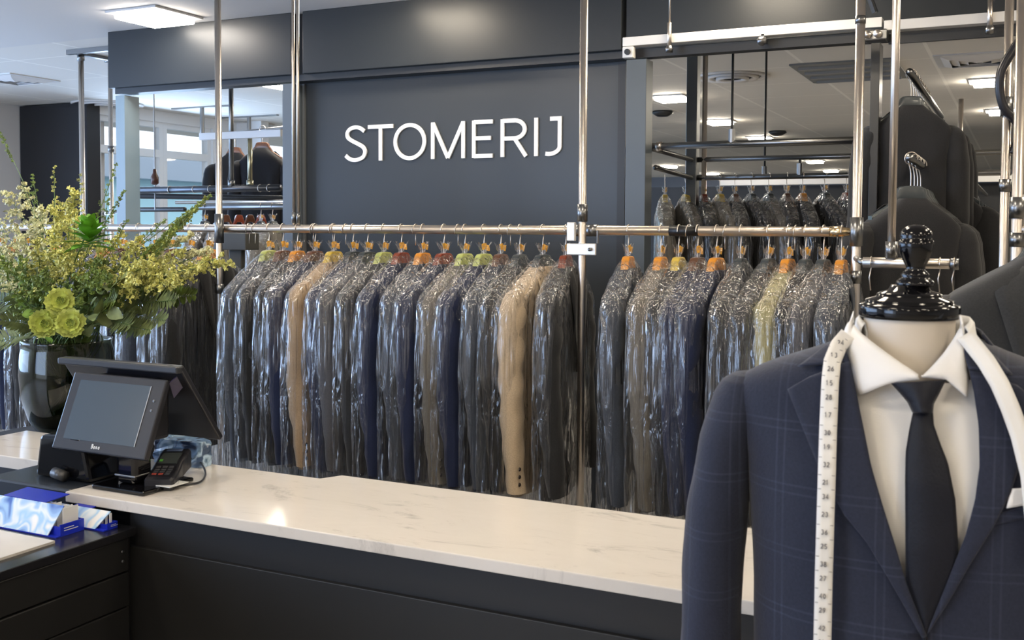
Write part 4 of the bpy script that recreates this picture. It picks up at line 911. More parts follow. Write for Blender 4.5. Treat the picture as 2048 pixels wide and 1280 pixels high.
# upright poles with fittings far right
for u, Y, r, lab, seg in ((2013, 3.7, .0135, 'steel pole near the right edge with a brown strap around it', ((2.0, .03, .02), (1.75, .02, .018))), (2040, 3.3, .0165, 'thicker steel pole hugging the right picture edge', ((1.67, .03, .022), (1.58, .02, .02), (2.3, .02, .019)))):
    xx = upright(u, Y, .0, H, r, lab, v=250, seg=seg)
    if u == 2040:
        for z_ in (1.7, 1.61, 2.12): tag(MB().tube([(xx, Y, z_), (xx + .5, Y + .1, z_)], .014, 12).build('cross_tube', M_STEEL, smooth=True), 'short horizontal steel tube leaving the right-edge pole, %s' % {1.7: 'middle one', 1.61: 'lowest one', 2.12: 'highest one'}[z_], 'tube', 'cross tubes at the right edge')
    else:
        tag(MB().tube(smooth_path([V((xx + .03, Y - .02, 2.2)), V((xx - .02, Y - .03, 2.1)), V((xx - .01, Y - .02, 2.0)), V((xx + .04, Y, 1.93)), V((xx + .02, Y, 1.85))]), .014, 8).build('strap', M_BLACKP, smooth=True), 'black strap looped around the pole near the right edge', 'strap')
# empty hooks on the rail (metal rings)
for i, u in enumerate((497, 509, 625, 664, 690, 830, 915, 1020, 1375, 1450, 1590)):
    xx = xat(u, YR); rr_ = [V((xx + .003 * cos(a), YR + .0205 * sin(a), ZR + .0205 * cos(a))) for a in [R(k) for k in range(-150, 151, 25)]] + [V((xx, YR + .004, ZR - .06))]
    tag(MB().tube(rr_[::-1], .0018, 6).build('wire_hook', M_STEEL, smooth=True), 'thin wire hook over the front rail, %s' % (('%s from the left' % ORD[i])), 'hook', 'wire hooks on the front rail')
# hooks under the short rail
for i, u in enumerate((1742, 1880, 1908)):
    xx = xat(u, YS, 540); pts = [V((xx, YS + .016 * sin(R(k)), zs + .016 * cos(R(k)))) for k in range(-120, 181, 30)] + [V((xx - .004, YS, zs - .04)), V((xx, YS, zs - .075))]
    tag(MB().tube(pts, .0018, 6).build('wire_hook', M_STEEL, smooth=True), 'wire hook hanging from the short rail behind the dress form, %s' % ('left', 'middle', 'right')[i], 'hook', 'wire hooks on the short rail')

# ------------------------------------------------------------------ dress form with suit
MC = V((-.133, 1.549, 0)); TH = atan2(.133, 1.549)
RM = Matrix.Rotation(TH, 3, 'Z')
def mw(x, y, z): return MC + RM @ V((x, y, 0)) + V((0, 0, z))
def mloc(u, v, yl):
    d = ray(u, v); o = RM.inverted() @ (EYE - MC); dl = RM.inverted() @ d; t = (yl - o.y) / dl.y; p = o + dl * t
    return p.x, p.z
TORSO = [(1.475, .062, .062), (1.455, .085, .072), (1.435, .13, .08), (1.418, .18, .088), (1.40, .222, .094), (1.385, .240, .098), (1.365, .246, .102), (1.33, .238, .112), (1.28, .226, .124), (1.2, .22, .132), (1.1, .214, .13), (1.0, .212, .126), (.9, .225, .132), (.74, .24, .14)]
def ab(z): return interp(TORSO, z)
NT = 2.5
def surf(x, z, off=0.0, sc=1.0):
    a, b = ab(z); a = a * sc + off; b = b * sc + off
    q = min(.999, abs(x) / a); return -b * (1 - q ** NT) ** (1 / NT)
def pix(u, v, off=0.0):
    y = -.11
    for _ in range(5):
        x, z = mloc(u, v, y); y = surf(x, z, off)
    return V((x, y, z))
def W(p): return mw(p.x, p.y, p.z)
df = thing('dress_form', 'tailor dress form with black knob, navy suit jacket, white shirt and dark tie', 'mannequin', mw(0, 0, 0))
cx0 = mloc(1823, 600, 0)[0]; nc = mw(cx0 - .003, 0, 0)
M_NECK = mat('form_ivory', (.62, .55, .46), .5, bump=.02, bscale=300)
# neck
zb1 = 1.497
prof = [(.062, zb1), (.0605, 1.48), (.0605, 1.46), (.0625, 1.44), (.064, 1.42), (.06, 1.36)]
MB().lathe(prof, nc, 64).build('neck', M_NECK, df, smooth=True)
prof = [(.060, 1.481), (.0645, 1.4815), (.0665, 1.485), (.0668, 1.4965), (.0655, 1.4995), (.060, 1.501), (.0585, 1.502), (.0585, 1.5045), (.057, 1.5065), (.044, 1.5105), (.0432, 1.512), (.0425, 1.5145), (.040, 1.516), (.028, 1.5195), (.024, 1.5265)]
MB().lathe(prof, nc, 72).build('neck_cap', M_BLACKG, df, smooth=True)
kx = mloc(1838, 500, 0)[0]; kc = mw(kx - .004, 0, 0)
prof = [(.024, 1.5255), (.0255, 1.528), (.0245, 1.532), (.019, 1.536), (.0175, 1.538), (.019, 1.541), (.0165, 1.544), (.0125, 1.548), (.013, 1.553), (.0175, 1.562), (.0215, 1.572), (.0232, 1.582), (.0228, 1.588), (.0205, 1.590), (.0212, 1.593), (.021, 1.598), (.0175, 1.604), (.012, 1.608), (.005, 1.610), (.001, 1.6103)]
MB().lathe(prof, kc, 56).build('finial_knob', M_BLACKG, df, smooth=True)
# stand below
MB().lathe([(.02, .05), (.02, .8)], mw(0, 0, 0), 20).build('stand_pole', M_BLACKG, df, smooth=True)
MB().lathe([(.19, .0), (.19, .02), (.03, .05), (.02, .06)], mw(0, 0, 0), 40).build('stand_base', M_BLACKG, df, smooth=True)
# shirt torso
M_SHIRT = mat('shirt_white', (.72, .70, .67), .7, bump=.08, bscale=500)
rows = []
for i in range(40):
    z = lerp(1.440, .76, i / 39); a, b = ab(z); r_ = []; dip = .04 * max(0, 1 - i / 10)
    for k in range(64):
        cx, cy = se(2 * pi * k / 64, NT); r_.append(mw(cx * (a - .014), cy * (b - .010) , z - dip * max(0, -cy)))
    rows.append(r_)
sh = MB().grid(rows, closed=True).build('shirt', M_SHIRT, df, smooth=True)
# placket
mb = MB(); rr_ = []
for v in range(800, 1281, 24): rr_.append([W(pix(1822, v, -.0075)), W(pix(1862, v, -.0075))])
mb.grid(rr_).build('placket', M_SHIRT, sh, smooth=True, solid=.0015)
# strips between pixel curves on the torso surface
def curve(P, t):
    P = [V((p[0], p[1], 0)) for p in P]; ls = [0]
    for a_, b_ in zip(P, P[1:]): ls.append(ls[-1] + (b_ - a_).length)
    d = t * ls[-1]
    for i in range(len(P) - 1):
        if d <= ls[i + 1] + 1e-9: return P[i].lerp(P[i + 1], (d - ls[i]) / max(1e-9, ls[i + 1] - ls[i]))
    return P[-1]
def strip(inner, outer, o_in, o_out, name, m, parent, n=36, k=10, th=.003, roll=0):
    rows = []
    for i in range(n + 1):
        t = i / n; a_, b_ = curve(inner, t), curve(outer, t); r_ = []
        for j in range(k + 1):
            q = j / k; p = a_.lerp(b_, q); off = lerp(o_in, o_out, q) + roll * sin(pi * min(1, q * 1.0)) 
            r_.append(W(pix(p.x, p.y, off)))
        rows.append(r_)
    return MB().grid(rows).build(name, m, parent, smooth=True, solid=th)
M_SUIT = wool('suit_navy_check', (.017, .021, .040), check=(.07, .085, .14), rough=.8)
VL = [(1690, 690), (1700, 722), (1708, 760), (1722, 830), (1742, 930), (1765, 1010), (1790, 1090), (1815, 1180), (1849, 1272)]
VR = [(1925, 690), (1938, 735), (1950, 800), (1958, 860), (1959, 930), (1950, 1000), (1931, 1070), (1900, 1150), (1872, 1220), (1851, 1272)]
# jacket shell open at the front
def edge_x(side, z):
    P = [pix(u, v, .0) for u, v in (VL if side < 0 else VR)]
    t = sorted([(p.z, p.x) for p in P]); 
    if z < t[0][0]: return (.012 if side < 0 else -.004) + side * max(0, (.98 - z)) * .25
    return interp(t, z)[0]
zbut = pix(1849, 1272).z
rows = []; NR = 64; NC = 96
for i in range(NR + 1):
    t = i / NR; z = lerp(1.462, .74, t ** 1.0); a, b = ab(z); r_ = []
    xl_, xr_2 = edge_x(-1, z), edge_x(1, z)
    eo = .012 * max(-1.0, min(1.0, (z - zbut - .05) / .05)) if z > zbut else 0; xl_ -= eo; xr_2 += eo
    def ang(x): 
        q = max(-.999, min(.999, x / a)); sgn = 1 if q > 0 else -1; c = abs(q) ** (NT / 2); c = c * sgn
        return math.acos(c)         # 0..pi, front is y<0 -> use -angle
    a0 = -ang(xl_); a1 = -ang(xr_2)  # a0 in (-pi,0), a1 in (-pi,0); go from a0 round the back to a1
    for k in range(NC + 1):
        tt = lerp(a0 - 0, a1 - 2 * pi, k / NC) if False else lerp(a0, a1 - 2 * pi, k / NC)
        cx, cy = se(tt, NT); x, y = cx * a, cy * b
        o = .0035 * noise.noise(V((x * 11, y * 7, z * 6))) + .006 * noise.noise(V((x * 4 + 3, y * 4, z * 4)))
        if z < zbut and k < NC * .12: o += .003
        nrm = V((x, y, 0)).normalized(); r_.append(mw(x + nrm.x * o, y + nrm.y * o, z))
    rows.append(r_)
sj2 = MB().grid(rows).build('suit_jacket', M_SUIT, df, smooth=True, solid=-.004)
# sleeves
def sleeve(s):
    P_s = [(-.230, 0, 1.3945, .008, .015), (-.231, 0, 1.391, .020, .034), (-.2335, 0, 1.382, .030, .047), (-.238, 0, 1.364, .037, .056), (-.244, -.002, 1.335, .042, .063), (-.252, -.004, 1.30, .0445, .067), (-.26, -.006, 1.25, .0455, .068), (-.2655, -.01, 1.2, .0445, .067), (-.2695, -.016, 1.1, .0435, .063), (-.272, -.026, 1.0, .042, .058), (-.274, -.045, .9, .039, .053), (-.272, -.065, .79, .036, .048)]
    if s > 0: P_s = [(-p[0], *p[1:]) for p in P_s]
    dense = []
    for a_, b_ in zip(P_s, P_s[1:]):
        for q in range(6): dense.append(tuple(lerp(u_, v_, q / 6) for u_, v_ in zip(a_, b_)))
    dense.append(P_s[-1]); rows = []; m = 48
    for i, (x_, y_, z_, rx, ry) in enumerate(dense):
        r_ = []; tilt = 0
        for k in range(m):
            a = 2 * pi * k / m; dx, dy = cos(a) * rx, sin(a) * ry
            o = .006 * noise.noise(V((x_ + dx * 9, dy * 9, z_ * 5))) + .003 * noise.noise(V((dx * 20, dy * 20, z_ * 14 + s)))
            dz = -s * dx * .55 * tilt
            r_.append(mw(x_ + dx * (1 + o / rx), y_ + dy * (1 + o / ry), z_ + dz))
        rows.append(r_)
    mb = MB(); mb.grid(rows, closed=True); mb.add(rows[0], [tuple(range(m))]); return mb.build('sleeve', M_SUIT, sj2, smooth=True)
sleeve(-1); sleeve(1)
def mir(P, k=.86): return [(1846 + (1846 - u) * k, v) for u, v in P]
LO = [(1621, 755), (1576, 779), (1600, 840), (1632, 919), (1655, 968), (1690, 1030), (1735, 1085), (1775, 1150), (1849, 1275)]
strip([(1700, 722), (1706, 750), (1722, 830), (1742, 930), (1765, 1010), (1790, 1090), (1815, 1180), (1849, 1272)], LO, .008, .0095, 'lapel', M_SUIT, sj2, roll=.002)
strip([(1937, 735), (1947, 780), (1957, 850), (1959, 930), (1950, 1000), (1931, 1070), (1900, 1150), (1851, 1272)], [(2035, 770), (2072, 800), (2058, 860), (2040, 930), (2022, 985), (1990, 1050), (1940, 1130), (1900, 1200), (1851, 1275)], .006, .0075, 'lapel', M_SUIT, sj2, roll=.002)
# jacket collar (over the shoulders and behind the neck)
def ring_collar(zt, zbm, r_in, r_out, name, m, par, gap_f, th, lift=None, n=48):
    rows = []
    for i in range(n + 1):
        a = lerp(-90 + gap_f, 270 - gap_f, i / n); fr_ = (1 - sin(R(a))) / 2   # 1 at front, 0 at back
        row = []
        for q in range(7):
            t = q / 6; rr2 = lerp(r_in, r_out, t ** .8); zz2 = lerp(zt, zbm, t ** 1.3) - (lift or 0) * fr_ ** 1.2 * (1 - .25 * t)
            row.append(mw(cx0 + .004 + rr2 * 1.08 * cos(R(a)), rr2 * sin(R(a)) * (1 + .05 * fr_), zz2))
        rows.append(row)
    return MB().grid(rows).build(name, m, par, smooth=True, solid=th)
strip([(1688, 672), (1690, 690), (1700, 724)], [(1655, 693), (1628, 712), (1597, 735)], .009, .008, 'collar', M_SUIT, sj2, n=10, roll=.002)
strip([(1926, 672), (1928, 700), (1937, 737)], [(1958, 690), (1990, 710), (2026, 748)], .009, .008, 'collar', M_SUIT, sj2, n=10, roll=.002)
rows = []
for i in range(25):
    a = lerp(-8, 188, i / 24); row = []
    for q in range(6):
        t = q / 5; rr2 = lerp(.078, .105, t); row.append(mw(cx0 + .004 + rr2 * 1.1 * cos(R(a)), rr2 * 1.0 * sin(R(a)), lerp(1.462, 1.425, t) + .012 * sin(R(a))))
    rows.append(row)
MB().grid(rows).build('back_collar', M_SUIT, sj2, smooth=True, solid=.003)
# shirt collar: stand around the neck and two spread wings
M_COLLAR = mat('shirt_collar_white', (.80, .79, .78), .6, bump=.08, bscale=500)
def npix(u, v, off):
    """point on the neck/collar cone seen at pixel u,v"""
    y = -.07
    for _ in range(6):
        x, z = mloc(u, v, y); rr2 = lerp(.066, .098, min(1, max(0, (1.485 - z) / .09))) + off; xx = x - cx0 - .004
        y = -sqrt(max(1e-6, rr2 * rr2 - min(xx * xx * .9, rr2 * rr2 * .97)))
    return V((x, y, z))
def wing(top, bot, name):
    rows = []
    for i in range(25):
        t = i / 24; a_, b_ = curve(top, t), curve(bot, t); r_ = []
        for j in range(9):
            q = j / 8; p = a_.lerp(b_, q); r_.append(W(npix(p.x, p.y, .008 + .006 * sin(pi * q) + .004 * q)))
        rows.append(r_)
    return MB().grid(rows).build(name, M_COLLAR, sh, smooth=True, solid=.003)
wing([(1706, 622), (1704, 645), (1722, 667), (1760, 697), (1800, 728), (1834, 752)], [(1688, 676), (1692, 720), (1704, 765), (1717, 791), (1781, 765), (1838, 756)], 'collar_wing')
wing([(1918, 630), (1921, 652), (1905, 680), (1888, 705), (1866, 730), (1846, 750)], [(1926, 665), (1934, 710), (1938, 760), (1935, 797), (1893, 760), (1842, 755)], 'collar_wing')
rows = []
for i in range(41):
    a = lerp(-28, 208, i / 40); f_ = max(0, -sin(R(a)))
    rows.append([mw(cx0 + .004 + r2 * cos(R(a)), r2 * sin(R(a)), z_ - f_ * .02) for r2, z_ in ((.068, 1.43), (.0685, 1.470), (.0715, 1.483), (.0755, 1.477), (.083, 1.435))])
MB().grid(rows).build('collar_stand', M_COLLAR, sh, smooth=True, solid=.0015)
# tie
M_TIE = wool('tie_dark_navy', (.004, .005, .011), rough=.5)
tie = bpy.data.objects.new('necktie', None); COL.objects.link(tie); tie.parent = df
def blade(L_, R_, off, bul, name, par, n=24, k=10, th=.003):
    rows = []
    for i in range(n + 1):
        t = i / n; a_, b_ = curve(L_, t), curve(R_, t); r_ = []
        for j in range(k + 1):
            q = j / k; p = a_.lerp(b_, q); r_.append(W(pix(p.x, p.y, off(t) + bul(t) * sin(pi * q))))
        rows.append(r_)
    return MB().grid(rows).build(name, M_TIE, par, smooth=True, solid=th)
blade([(1826, 822), (1818, 860), (1811, 905), (1810, 960), (1811, 1168), (1830, 1225), (1851, 1280)], [(1866, 822), (1868, 850), (1880, 885), (1896, 925), (1911, 1000), (1917, 1090), (1915, 1130), (1851, 1282)], lambda t: .002 + .001 * t, lambda t: .006, 'blade', tie, n=34)
blade([(1781, 766), (1800, 787), (1815, 805), (1825, 826)], [(1892, 760), (1880, 785), (1868, 808), (1866, 826)], lambda t: .012 + .002 * t, lambda t: .013, 'knot', tie)
# pocket square and welt
strip([(2012, 1016), (2020, 980), (2024, 977)], [(2070, 1006), (2072, 978), (2070, 974)], .004, .004, 'pocket_square', M_COLLAR, df, n=6, k=6, th=.003)
strip([(1985, 1030), (1984, 1052)], [(2085, 1006), (2085, 1030)], .0025, .0025, 'breast_pocket', M_SUIT, sj2, n=4, k=8, th=.002)
# measuring tape: left run, right run, joined behind the neck
tp = thing('measuring_tape', 'white tailor measuring tape draped round the neck of the dress form over the lapels', 'measuring tape', mw(0, 0, 1.4))
M_TAPE = mat('tape_white', (.76, .74, .7), .45)
LP = [(1697, 668), (1678, 690), (1665, 722), (1661, 760), (1657, 850), (1654, 950), (1651, 1050), (1648, 1150), (1645, 1295)]
RP = [(1930, 668), (1948, 692), (1972, 722), (1998, 765), (2020, 815), (2040, 870), (2060, 950), (2075, 1100)]
wt = .0112
def tape_rows(P, off, n):
    pts = [curve(P, i / n) for i in range(n + 1)]; C3 = [pix(p.x, p.y, off) + V((0, -.005, 0)) for p in pts]; rows = []
    for i, p in enumerate(C3):
        d = (C3[min(i + 1, n)] - C3[max(i - 1, 0)]).normalized(); s_ = d.cross(V((0, -1, 0))); s_.normalize()
        rows.append((p, s_, d))
    return rows
tl = tape_rows(LP, .019, 90); tr = tape_rows(RP, .020, 50)
LZ = pix(1645, 1295).z
row3 = []
for p, s_, d in reversed(tl): row3.append([W(p + s_ * wt * q) for q in (-1, -.33, .33, 1)])
zt2 = tl[0][0].z
for i in range(1, 16):       # round the back
    a = lerp(200, -20, i / 16); r2 = .100; c = V((cx0 + .004 + r2 * cos(R(a)), r2 * sin(R(a)) * .95 + .0, 1.440 + .02 * sin(R(a))))
    row3.append([W(c + V((cos(R(a)) * .35, sin(R(a)) * .35, -.93)) * wt * q) for q in (1, .33, -.33, -1)][::-1])
for p, s_, d in tr: row3.append([W(p + s_ * wt * q) for q in (1, .33, -.33, -1)][::-1] if False else [W(p - s_ * wt * q) for q in (-1, -.33, .33, 1)])
MB().grid(row3).build('band', M_TAPE, tp, smooth=True, solid=.0009)
mk = MB(); num = MB()
acc = 0; nxt = .012; kk = 3
for i in range(2, len(tl)):
    p, s_, d = tl[i]; acc += (tl[i][0] - tl[i - 1][0]).length
    if acc >= nxt:
        nxt += .0215; kk += 1
        eX = V((1, 0, 0)); eZ = V((0, 0, 1)); eY = V((0, -1, 0))
        tx = str(kk + 8 if kk % 2 else kk + 20); x_ = -.0046 * (len(tx)) / 2
        for c in tx:
            O = p + V((x_, -.0022, -.003)); stroke_mesh(num, c, W(O), RM @ eX, eZ, .0062, .0011, .0003, RM @ eY); x_ += .0046
        for sgn in (-1, 1):
            O = p + s_ * sgn * .0085 + V((0, -.0016, .009)); A_ = O + s_ * .002; B_ = O - s_ * .002
            mk.add([W(A_), W(B_), W(B_ + V((0, 0, .0008))), W(A_ + V((0, 0, .0008)))], [(0, 1, 2, 3)])
M_INK = mat('tape_ink', (.16, .15, .15), .6)
num.build('numerals', M_INK, tp); mk.build('tick_marks', M_INK, tp)

# ------------------------------------------------------------------ bouquet
rf = random.Random(3)
G_STEM = mat('stem_green', (.10, .17, .04), .5)
def leafm(name, c): 
    m = mat(name, c, .5, var=.35, vscale=30); b = m.node_tree.nodes['Principled BSDF']; b.inputs['Subsurface Weight'].default_value = 0; b.inputs['Transmission Weight'].default_value = 0; return m
L_MID = leafm('leaf_mid', (.12, .17, .03)); L_DARK = leafm('leaf_dark', (.07, .105, .02)); L_BRIGHT = leafm('leaf_bright', (.12, .32, .02)); L_SAGE = leafm('leaf_sage', (.17, .21, .08)); L_LIME = leafm('leaf_lime', (.2, .33, .04))
F_YEL = leafm('floret_yellow', (.66, .64, .2)); F_PALE = leafm('floret_pale', (.75, .72, .42)); F_LIME = leafm('petal_lime', (.52, .58, .12)); F_GRN = leafm('floret_green', (.22, .30, .07))
mouth = V((vc.x, vc.y, vc.z + .3))
def stem_path(tip, bow=.5, n=12, lo=-.06):
    r0 = V((rf.uniform(-.09, .09), rf.uniform(-.09, .09), 0)); a = mouth + r0 * .9; b = mouth + V((-r0.x * .6, -r0.y * .6, -.24))
    mid = a.lerp(tip, .45) + V((0, 0, bow * (tip - a).length * .18)) 
    return smooth_path([b, a, mid, tip], n)
def leaf(mb, p, d, up, L_, w_, fold=.25, curl=.2):
    d = d.normalized(); s_ = d.cross(up); s_ = s_.normalized() if s_.length > 1e-5 else d.orthogonal().normalized(); nrm = s_.cross(d)
    rows = []
    for i in range(6):
        t = i / 5; w2 = w_ * (sin(pi * min(1, t * .93 + .05)) ** .8) / 2; c = p + d * (L_ * t) - nrm * (curl * L_ * t * t)
        rows.append([c - s_ * w2 + nrm * w2 * fold, c, c + s_ * w2 + nrm * w2 * fold])
    mb.grid(rows)
def rdir(): 
    while True:
        v = V((rf.uniform(-1, 1), rf.uniform(-1, 1), rf.uniform(-1, 1)))
        if .1 < v.length < 1: return v.normalized()
def bt(u, v, dy=0): return on_y(u, v, vc.y + dy)
GB = 'stems of the bouquet in the smoked vase'
def desc(u, v):
    h_ = 'upper' if v < 430 else ('middle' if v < 560 else 'lower'); s_ = 'far left' if u < 60 else ('left' if u < 150 else ('centre' if u < 240 else ('right' if u < 350 else 'far right')))
    return '%s %s' % (h_, s_)
def spray(u, v, dy, m, L_=.2, sp=.05, n=170, fs=.008, kind='flower_spray', lab='pale yellow feathery flower spray', bow=.5, taper=True, fm=None):
    tip = bt(u, v, dy); path = stem_path(tip, bow); st = thing(kind, '%s reaching to the %s of the bouquet' % (lab, desc(u, v)), 'flower', mouth, GB)
    sm = MB(); sm.tube(path, [lerp(.0028, .001, i / (len(path) - 1)) for i in range(len(path))], 5)
    # arc length from the tip backwards
    seg = [(path[i], path[i - 1]) for i in range(len(path) - 1, 0, -1)]; fl = MB(); tot = 0
    nb_ = max(6, int(n / 12))
    for b_ in range(nb_):
        t = (b_ + rf.random() * .5) / nb_; dist = t * L_; q = 0
        for a_, c_ in seg:
            l_ = (a_ - c_).length
            if q + l_ >= dist: base_ = a_.lerp(c_, (dist - q) / l_); dr = (a_ - c_).normalized(); break
            q += l_
        else: base_ = seg[-1][1]; dr = V((0, 0, 1))
        sd_ = rdir(); sd_ = (sd_ - dr * sd_.dot(dr)).normalized(); ln_ = sp * ((.25 + t) if taper else 1) * rf.uniform(.6, 1.1)
        e_ = base_ + (sd_ + dr * .55) * ln_; e2 = base_.lerp(e_, .5) + V((0, 0, ln_ * .12))
        sm.tube([base_, e2, e_], .0007, 4, cap=False)
        for k in range(12):
            f_ = .2 + .8 * k / 11; c = base_.lerp(e_, f_) + V((0, 0, ln_ * .1 * sin(pi * f_))) + rdir() * .004
            x_ = rdir(); y_ = x_.orthogonal().normalized(); z_ = x_.cross(y_); r_ = fs * rf.uniform(.5, 1)
            fl.add([c - x_ * r_ * .2, c + x_ * r_ + y_ * r_ * .5, c + x_ * r_ * .5 + z_ * r_ * .6, c + y_ * r_, c + z_ * r_ * .9 - x_ * r_ * .4], [(0, 1, 2), (0, 2, 3), (0, 3, 4), (1, 3, 4)])
    sm.build('stem', G_STEM, st, smooth=True); fl.build('florets', m, st)
def frond(u, v, dy, m, L_=.28, w_=.08, n=30, lab='dark green fern frond', bow=.5, lw=.010, kind='fern_frond', cat='foliage'):
    tip = bt(u, v, dy); path = stem_path(tip, bow); st = thing(kind, '%s reaching to the %s of the bouquet' % (lab, desc(u, v)), cat, mouth, GB)
    MB().tube(path, [lerp(.0026, .0009, i / (len(path) - 1)) for i in range(len(path))], 5).build('stem', G_STEM, st, smooth=True)
    lf = MB(); N_ = len(path); tw = rf.uniform(-.6, .6)
    tot = sum((path[i + 1] - path[i]).length for i in range(N_ - 1))
    for k in range(n):
        dist = L_ * (k + .3) / n; q = 0
        for i in range(N_ - 1, 0, -1):
            l_ = (path[i] - path[i - 1]).length
            if q + l_ >= dist: p = path[i].lerp(path[i - 1], (dist - q) / l_); d = (path[i] - path[i - 1]).normalized(); break
            q += l_
        else: break
        s0 = d.cross(V((sin(tw), -cos(tw), .5))).normalized(); t = dist / L_; ln_ = w_ * sin(pi * min(1, .12 + t * .8)) 
        for sg_ in (-1, 1): leaf(lf, p, (s0 * sg_ + d * .7 + rdir() * .2), d.cross(s0), ln_, lw, curl=.15)
    lf.build('leaflets', m, st, smooth=True)
def leafy(u, v, dy, m, n=9, L_=.06, w_=.035, span=.22, lab='leafy green stem', bow=.4):
    tip = bt(u, v, dy); path = stem_path(tip, bow); st = thing('leafy_stem', '%s reaching to the %s of the bouquet' % (lab, desc(u, v)), 'foliage', mouth, GB)
    MB().tube(path, .0018, 5).build('stem', G_STEM, st, smooth=True)
    lf = MB(); N_ = len(path)
    for k in range(n):
        dist = span * k / n; q = 0
        for i in range(N_ - 1, 0, -1):
            l_ = (path[i] - path[i - 1]).length
            if q + l_ >= dist: p = path[i].lerp(path[i - 1], (dist - q) / l_); d = (path[i] - path[i - 1]).normalized(); break
            q += l_
        else: break
        dd = rdir(); leaf(lf, p, dd + d * .9 + V((0, -.25, 0)), (rdir() * .4 + V((0, -.6, .6))), L_ * rf.uniform(.7, 1.2), w_ * rf.uniform(.7, 1.1))
    lf.build('leaves', m, st, smooth=True)
# feathery yellow plumes
for u, v, dy, m, L_, sp in ((-40, 400, 0, F_PALE, .25, .07), (-30, 460, -.1, F_PALE, .25, .07), (-10, 520, -.15, F_GRN, .2, .06), (40, 520, -.18, F_GRN, .2, .05), (85, 545, -.18, F_GRN, .16, .05), (105, 455, -.2, F_YEL, .16, .05), (190, 520, -.1, F_GRN, .2, .06), (150, 380, -.1, F_YEL, .2, .05), (10, 385, .1, F_PALE, .2, .05), (45, 370, .0, F_PALE, .2, .05), (85, 415, -.1, F_PALE, .2, .055), (120, 405, .1, F_YEL, .22, .06), (105, 415, -.05, F_YEL, .2, .06), (140, 410, -.05, F_YEL, .22, .06), (30, 455, -.12, F_PALE, .2, .06), (75, 480, -.15, F_YEL, .2, .055),
                   (125, 500, -.18, F_YEL, .16, .05), (5, 500, -.05, F_PALE, .2, .06), (245, 470, .05, F_YEL, .18, .05), (280, 480, -.02, F_YEL, .2, .055), (330, 478, .05, F_YEL, .24, .05), (300, 520, -.1, F_YEL, .22, .05), (365, 505, .0, F_YEL, .25, .05), (440, 515, .0, F_YEL, .3, .05), (465, 527, .02, F_YEL, .3, .04),
                   (400, 535, -.05, F_YEL, .28, .05), (355, 560, -.1, F_YEL, .22, .045), (420, 500, .06, F_PALE, .2, .04), (270, 560, -.15, F_YEL, .16, .045), (215, 555, -.15, F_GRN, .16, .05), (385, 470, .1, F_PALE, .16, .035)):
    spray(u, v, dy, m, L_ * 1.25, sp * 1.25, n=330, fs=.0105, lab='%s feathery flower spray' % ('pale cream' if m is F_PALE else 'yellow-green'))
# slender green spires
for u, v, dy, L_, sp in ((108, 335, 0, .2, .02), (160, 348, .05, .2, .025), (232, 330, .1, .22, .02), (215, 400, .05, .18, .03), (0, 265, .0, .12, .008), (255, 440, .05, .15, .03), (420, 392, .1, .1, .015), (250, 380, .1, .12, .012), (330, 440, .1, .12, .02), (65, 350, .1, .15, .02)):
    spray(u, v, dy, F_GRN if u not in (108, 160) else F_YEL, L_, sp, n=150, fs=.005, kind='green_spire', lab='slender green seed spire', bow=.35)
# thick diagonal grassy bundle
for k in range(7):
    spray(412 - k * 9, 398 + k * 7, .02 * (k % 3), F_GRN if k % 2 else leafm('grass_yellow', (.30, .34, .07)), .26, .008, n=200, fs=.007, kind='grass_stalk', lab='thick yellow-green grass stalk leaning right', bow=-.1, taper=False)
# foliage
for u, v, dy, m, L_, w_ in ((5, 640, -.12, L_SAGE, .2, .06), (-30, 690, -.05, L_SAGE, .22, .06), (20, 590, -.1, L_DARK, .22, .07), (60, 640, -.17, L_DARK, .2, .06), (350, 600, -.05, L_SAGE, .3, .06), (330, 640, -.08, L_SAGE, .26, .06), (300, 660, -.1, L_SAGE, .2, .05), (365, 570, .0, L_MID, .3, .06),
                         (260, 650, -.15, L_SAGE, .16, .06), (0, 545, .0, L_MID, .25, .07), (390, 590, .05, L_MID, .3, .06), (40, 545, .0, L_MID, .25, .08), (230, 600, -.17, L_MID, .2, .06), (-20, 600, .1, L_DARK, .3, .07), (190, 640, -.18, L_DARK, .15, .05), (320, 560, .1, L_MID, .3, .07)):
    frond(u, v, dy, m, L_, w_, lab='%s fern frond' % ('grey-green' if m is L_SAGE else 'dark green' if m is L_DARK else 'mid green'), bow=.55)
for u, v, dy, m, n_, L2, w2 in ((60, 560, 0, L_MID, 14, .06, .035), (110, 540, .05, L_DARK, 16, .06, .03), (160, 560, .0, L_DARK, 16, .06, .03), (200, 540, .05, L_DARK, 16, .06, .03), (225, 520, .1, L_MID, 14, .05, .03), (180, 600, -.1, L_DARK, 14, .06, .03), (250, 590, -.1, L_MID, 14, .06, .035), (90, 600, -.1, L_MID, 14, .06, .03),
                             (20, 560, -.1, L_LIME, 8, .06, .035), (42, 590, -.14, L_LIME, 7, .055, .035), (240, 560, -.12, L_SAGE, 9, .07, .05), (215, 620, -.17, L_SAGE, 9, .07, .05), (75, 555, -.12, L_SAGE, 6, .07, .05), (280, 620, -.05, L_SAGE, 12, .05, .03), (140, 620, .1, L_DARK, 16, .06, .03), (130, 575, .12, L_DARK, 16, .06, .03), (60, 620, .12, L_DARK, 14, .06, .03), (30, 520, .1, L_MID, 14, .05, .03), (200, 500, .12, L_MID, 14, .05, .025), (100, 510, .1, L_MID, 14, .05, .025), (160, 500, .1, L_MID, 14, .05, .025), (290, 580, .05, L_MID, 14, .05, .025)):
    leafy(u, v, dy, m, n_, L2, w2, span=.26, lab='%s leafy stem' % {L_MID: 'mid green', L_DARK: 'dark green', L_LIME: 'lime green', L_SAGE: 'grey-green broad'}[m])
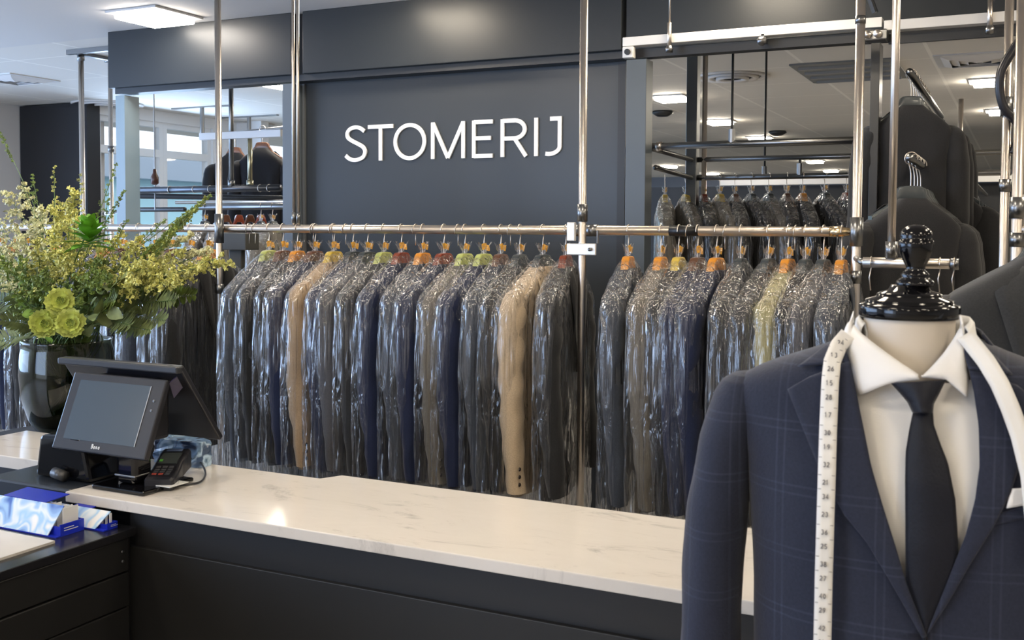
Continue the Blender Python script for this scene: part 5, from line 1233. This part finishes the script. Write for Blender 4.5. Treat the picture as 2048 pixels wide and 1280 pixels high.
# bright rosette
tip = bt(178, 455, -.16); t = thing('leaf_rosette', 'bright green leafy shoot standing at the centre of the bouquet', 'foliage', mouth)
MB().tube(stem_path(tip, .3), .0025, 6).build('stem', G_STEM, t, smooth=True)
lf = MB()
for k in range(26):
    a = k * 2.4; e_ = lerp(1.3, -.1, k / 25); d = V((cos(a) * cos(e_), sin(a) * cos(e_), sin(e_))); leaf(lf, tip + V((0, 0, -.05 * k / 25)) - V((0, 0, .01)), d, V((0, 0, 1)) + d * .1, .06 + .03 * k / 25, .042, curl=.15)
lf.build('leaves', L_BRIGHT, t, smooth=True)
# three lime flowers
for u, v, nm in ((121, 604, 'topmost of the three'), (88, 648, 'lower left of the three'), (141, 647, 'lower right of the three')):
    c = bt(u, v, -.21); t = thing('lime_flower', 'round ruffled lime-yellow flower low in the bouquet, %s' % nm, 'flower', c, 'three lime flowers')
    vd = (EYE - c).normalized(); vd = (vd + V((rf.uniform(-.15, .15), 0, rf.uniform(.0, .25)))).normalized(); ex = vd.cross(V((0, 0, 1))).normalized(); ez = ex.cross(vd) * -1 if False else vd.cross(ex) * -1
    for L3 in range(4):
        r_ = (.047, .042, .034, .022)[L3]; pm = MB(); n_ = (11, 10, 8, 6)[L3]
        for k in range(n_):
            a = 2 * pi * (k + L3 * .45) / n_ + rf.uniform(-.08, .08); d = ex * cos(a) + ez * sin(a); s_ = ex * -sin(a) + ez * cos(a); rows = []
            cup = (.15, .35, .65, 1.1)[L3] + rf.uniform(-.12, .12); rk = r_ * rf.uniform(.9, 1.08); tw_ = rf.uniform(-.35, .35)
            for i in range(6):
                q = i / 5; row = []
                for j in range(5):
                    e_ = j / 2 - 1; wv = rk * .36 * min(1, q * 2.2) ** .7; rr3 = rk * q * (1 - .10 * e_ * e_ * q - (.10 if (q == 1 and j in (1, 3)) else 0))
                    row.append(c + d * (rr3 * cos(cup * q * .8)) + s_ * (wv * e_) + vd * (.003 + .002 * L3 + rr3 * sin(cup * q) * .7 + .004 * q * (e_ * e_ - .4) + tw_ * wv * e_ * .6))
                rows.append(row)
            pm.grid(rows)
        pm.build('petals', F_LIME, t, smooth=True)
    cm = MB()
    for k in range(26):
        a = k * 2.4; rr3 = .010 * sqrt(k / 26); p = c + (ex * cos(a) + ez * sin(a)) * rr3 + vd * .010; cm.tube([p, p + vd * .006 + (ex * cos(a) + ez * sin(a)) * .004], .0013, 4)
    cm.build('centre', F_GRN, t)
    MB().tube(smooth_path([c - vd * .002, c - vd * .03 - V((0, 0, .02)), mouth + V((rf.uniform(-.03, .03), -.06, .0)), mouth + V((0, 0, -.2))], 6), .0022, 6).build('stem', G_STEM, t, smooth=True)
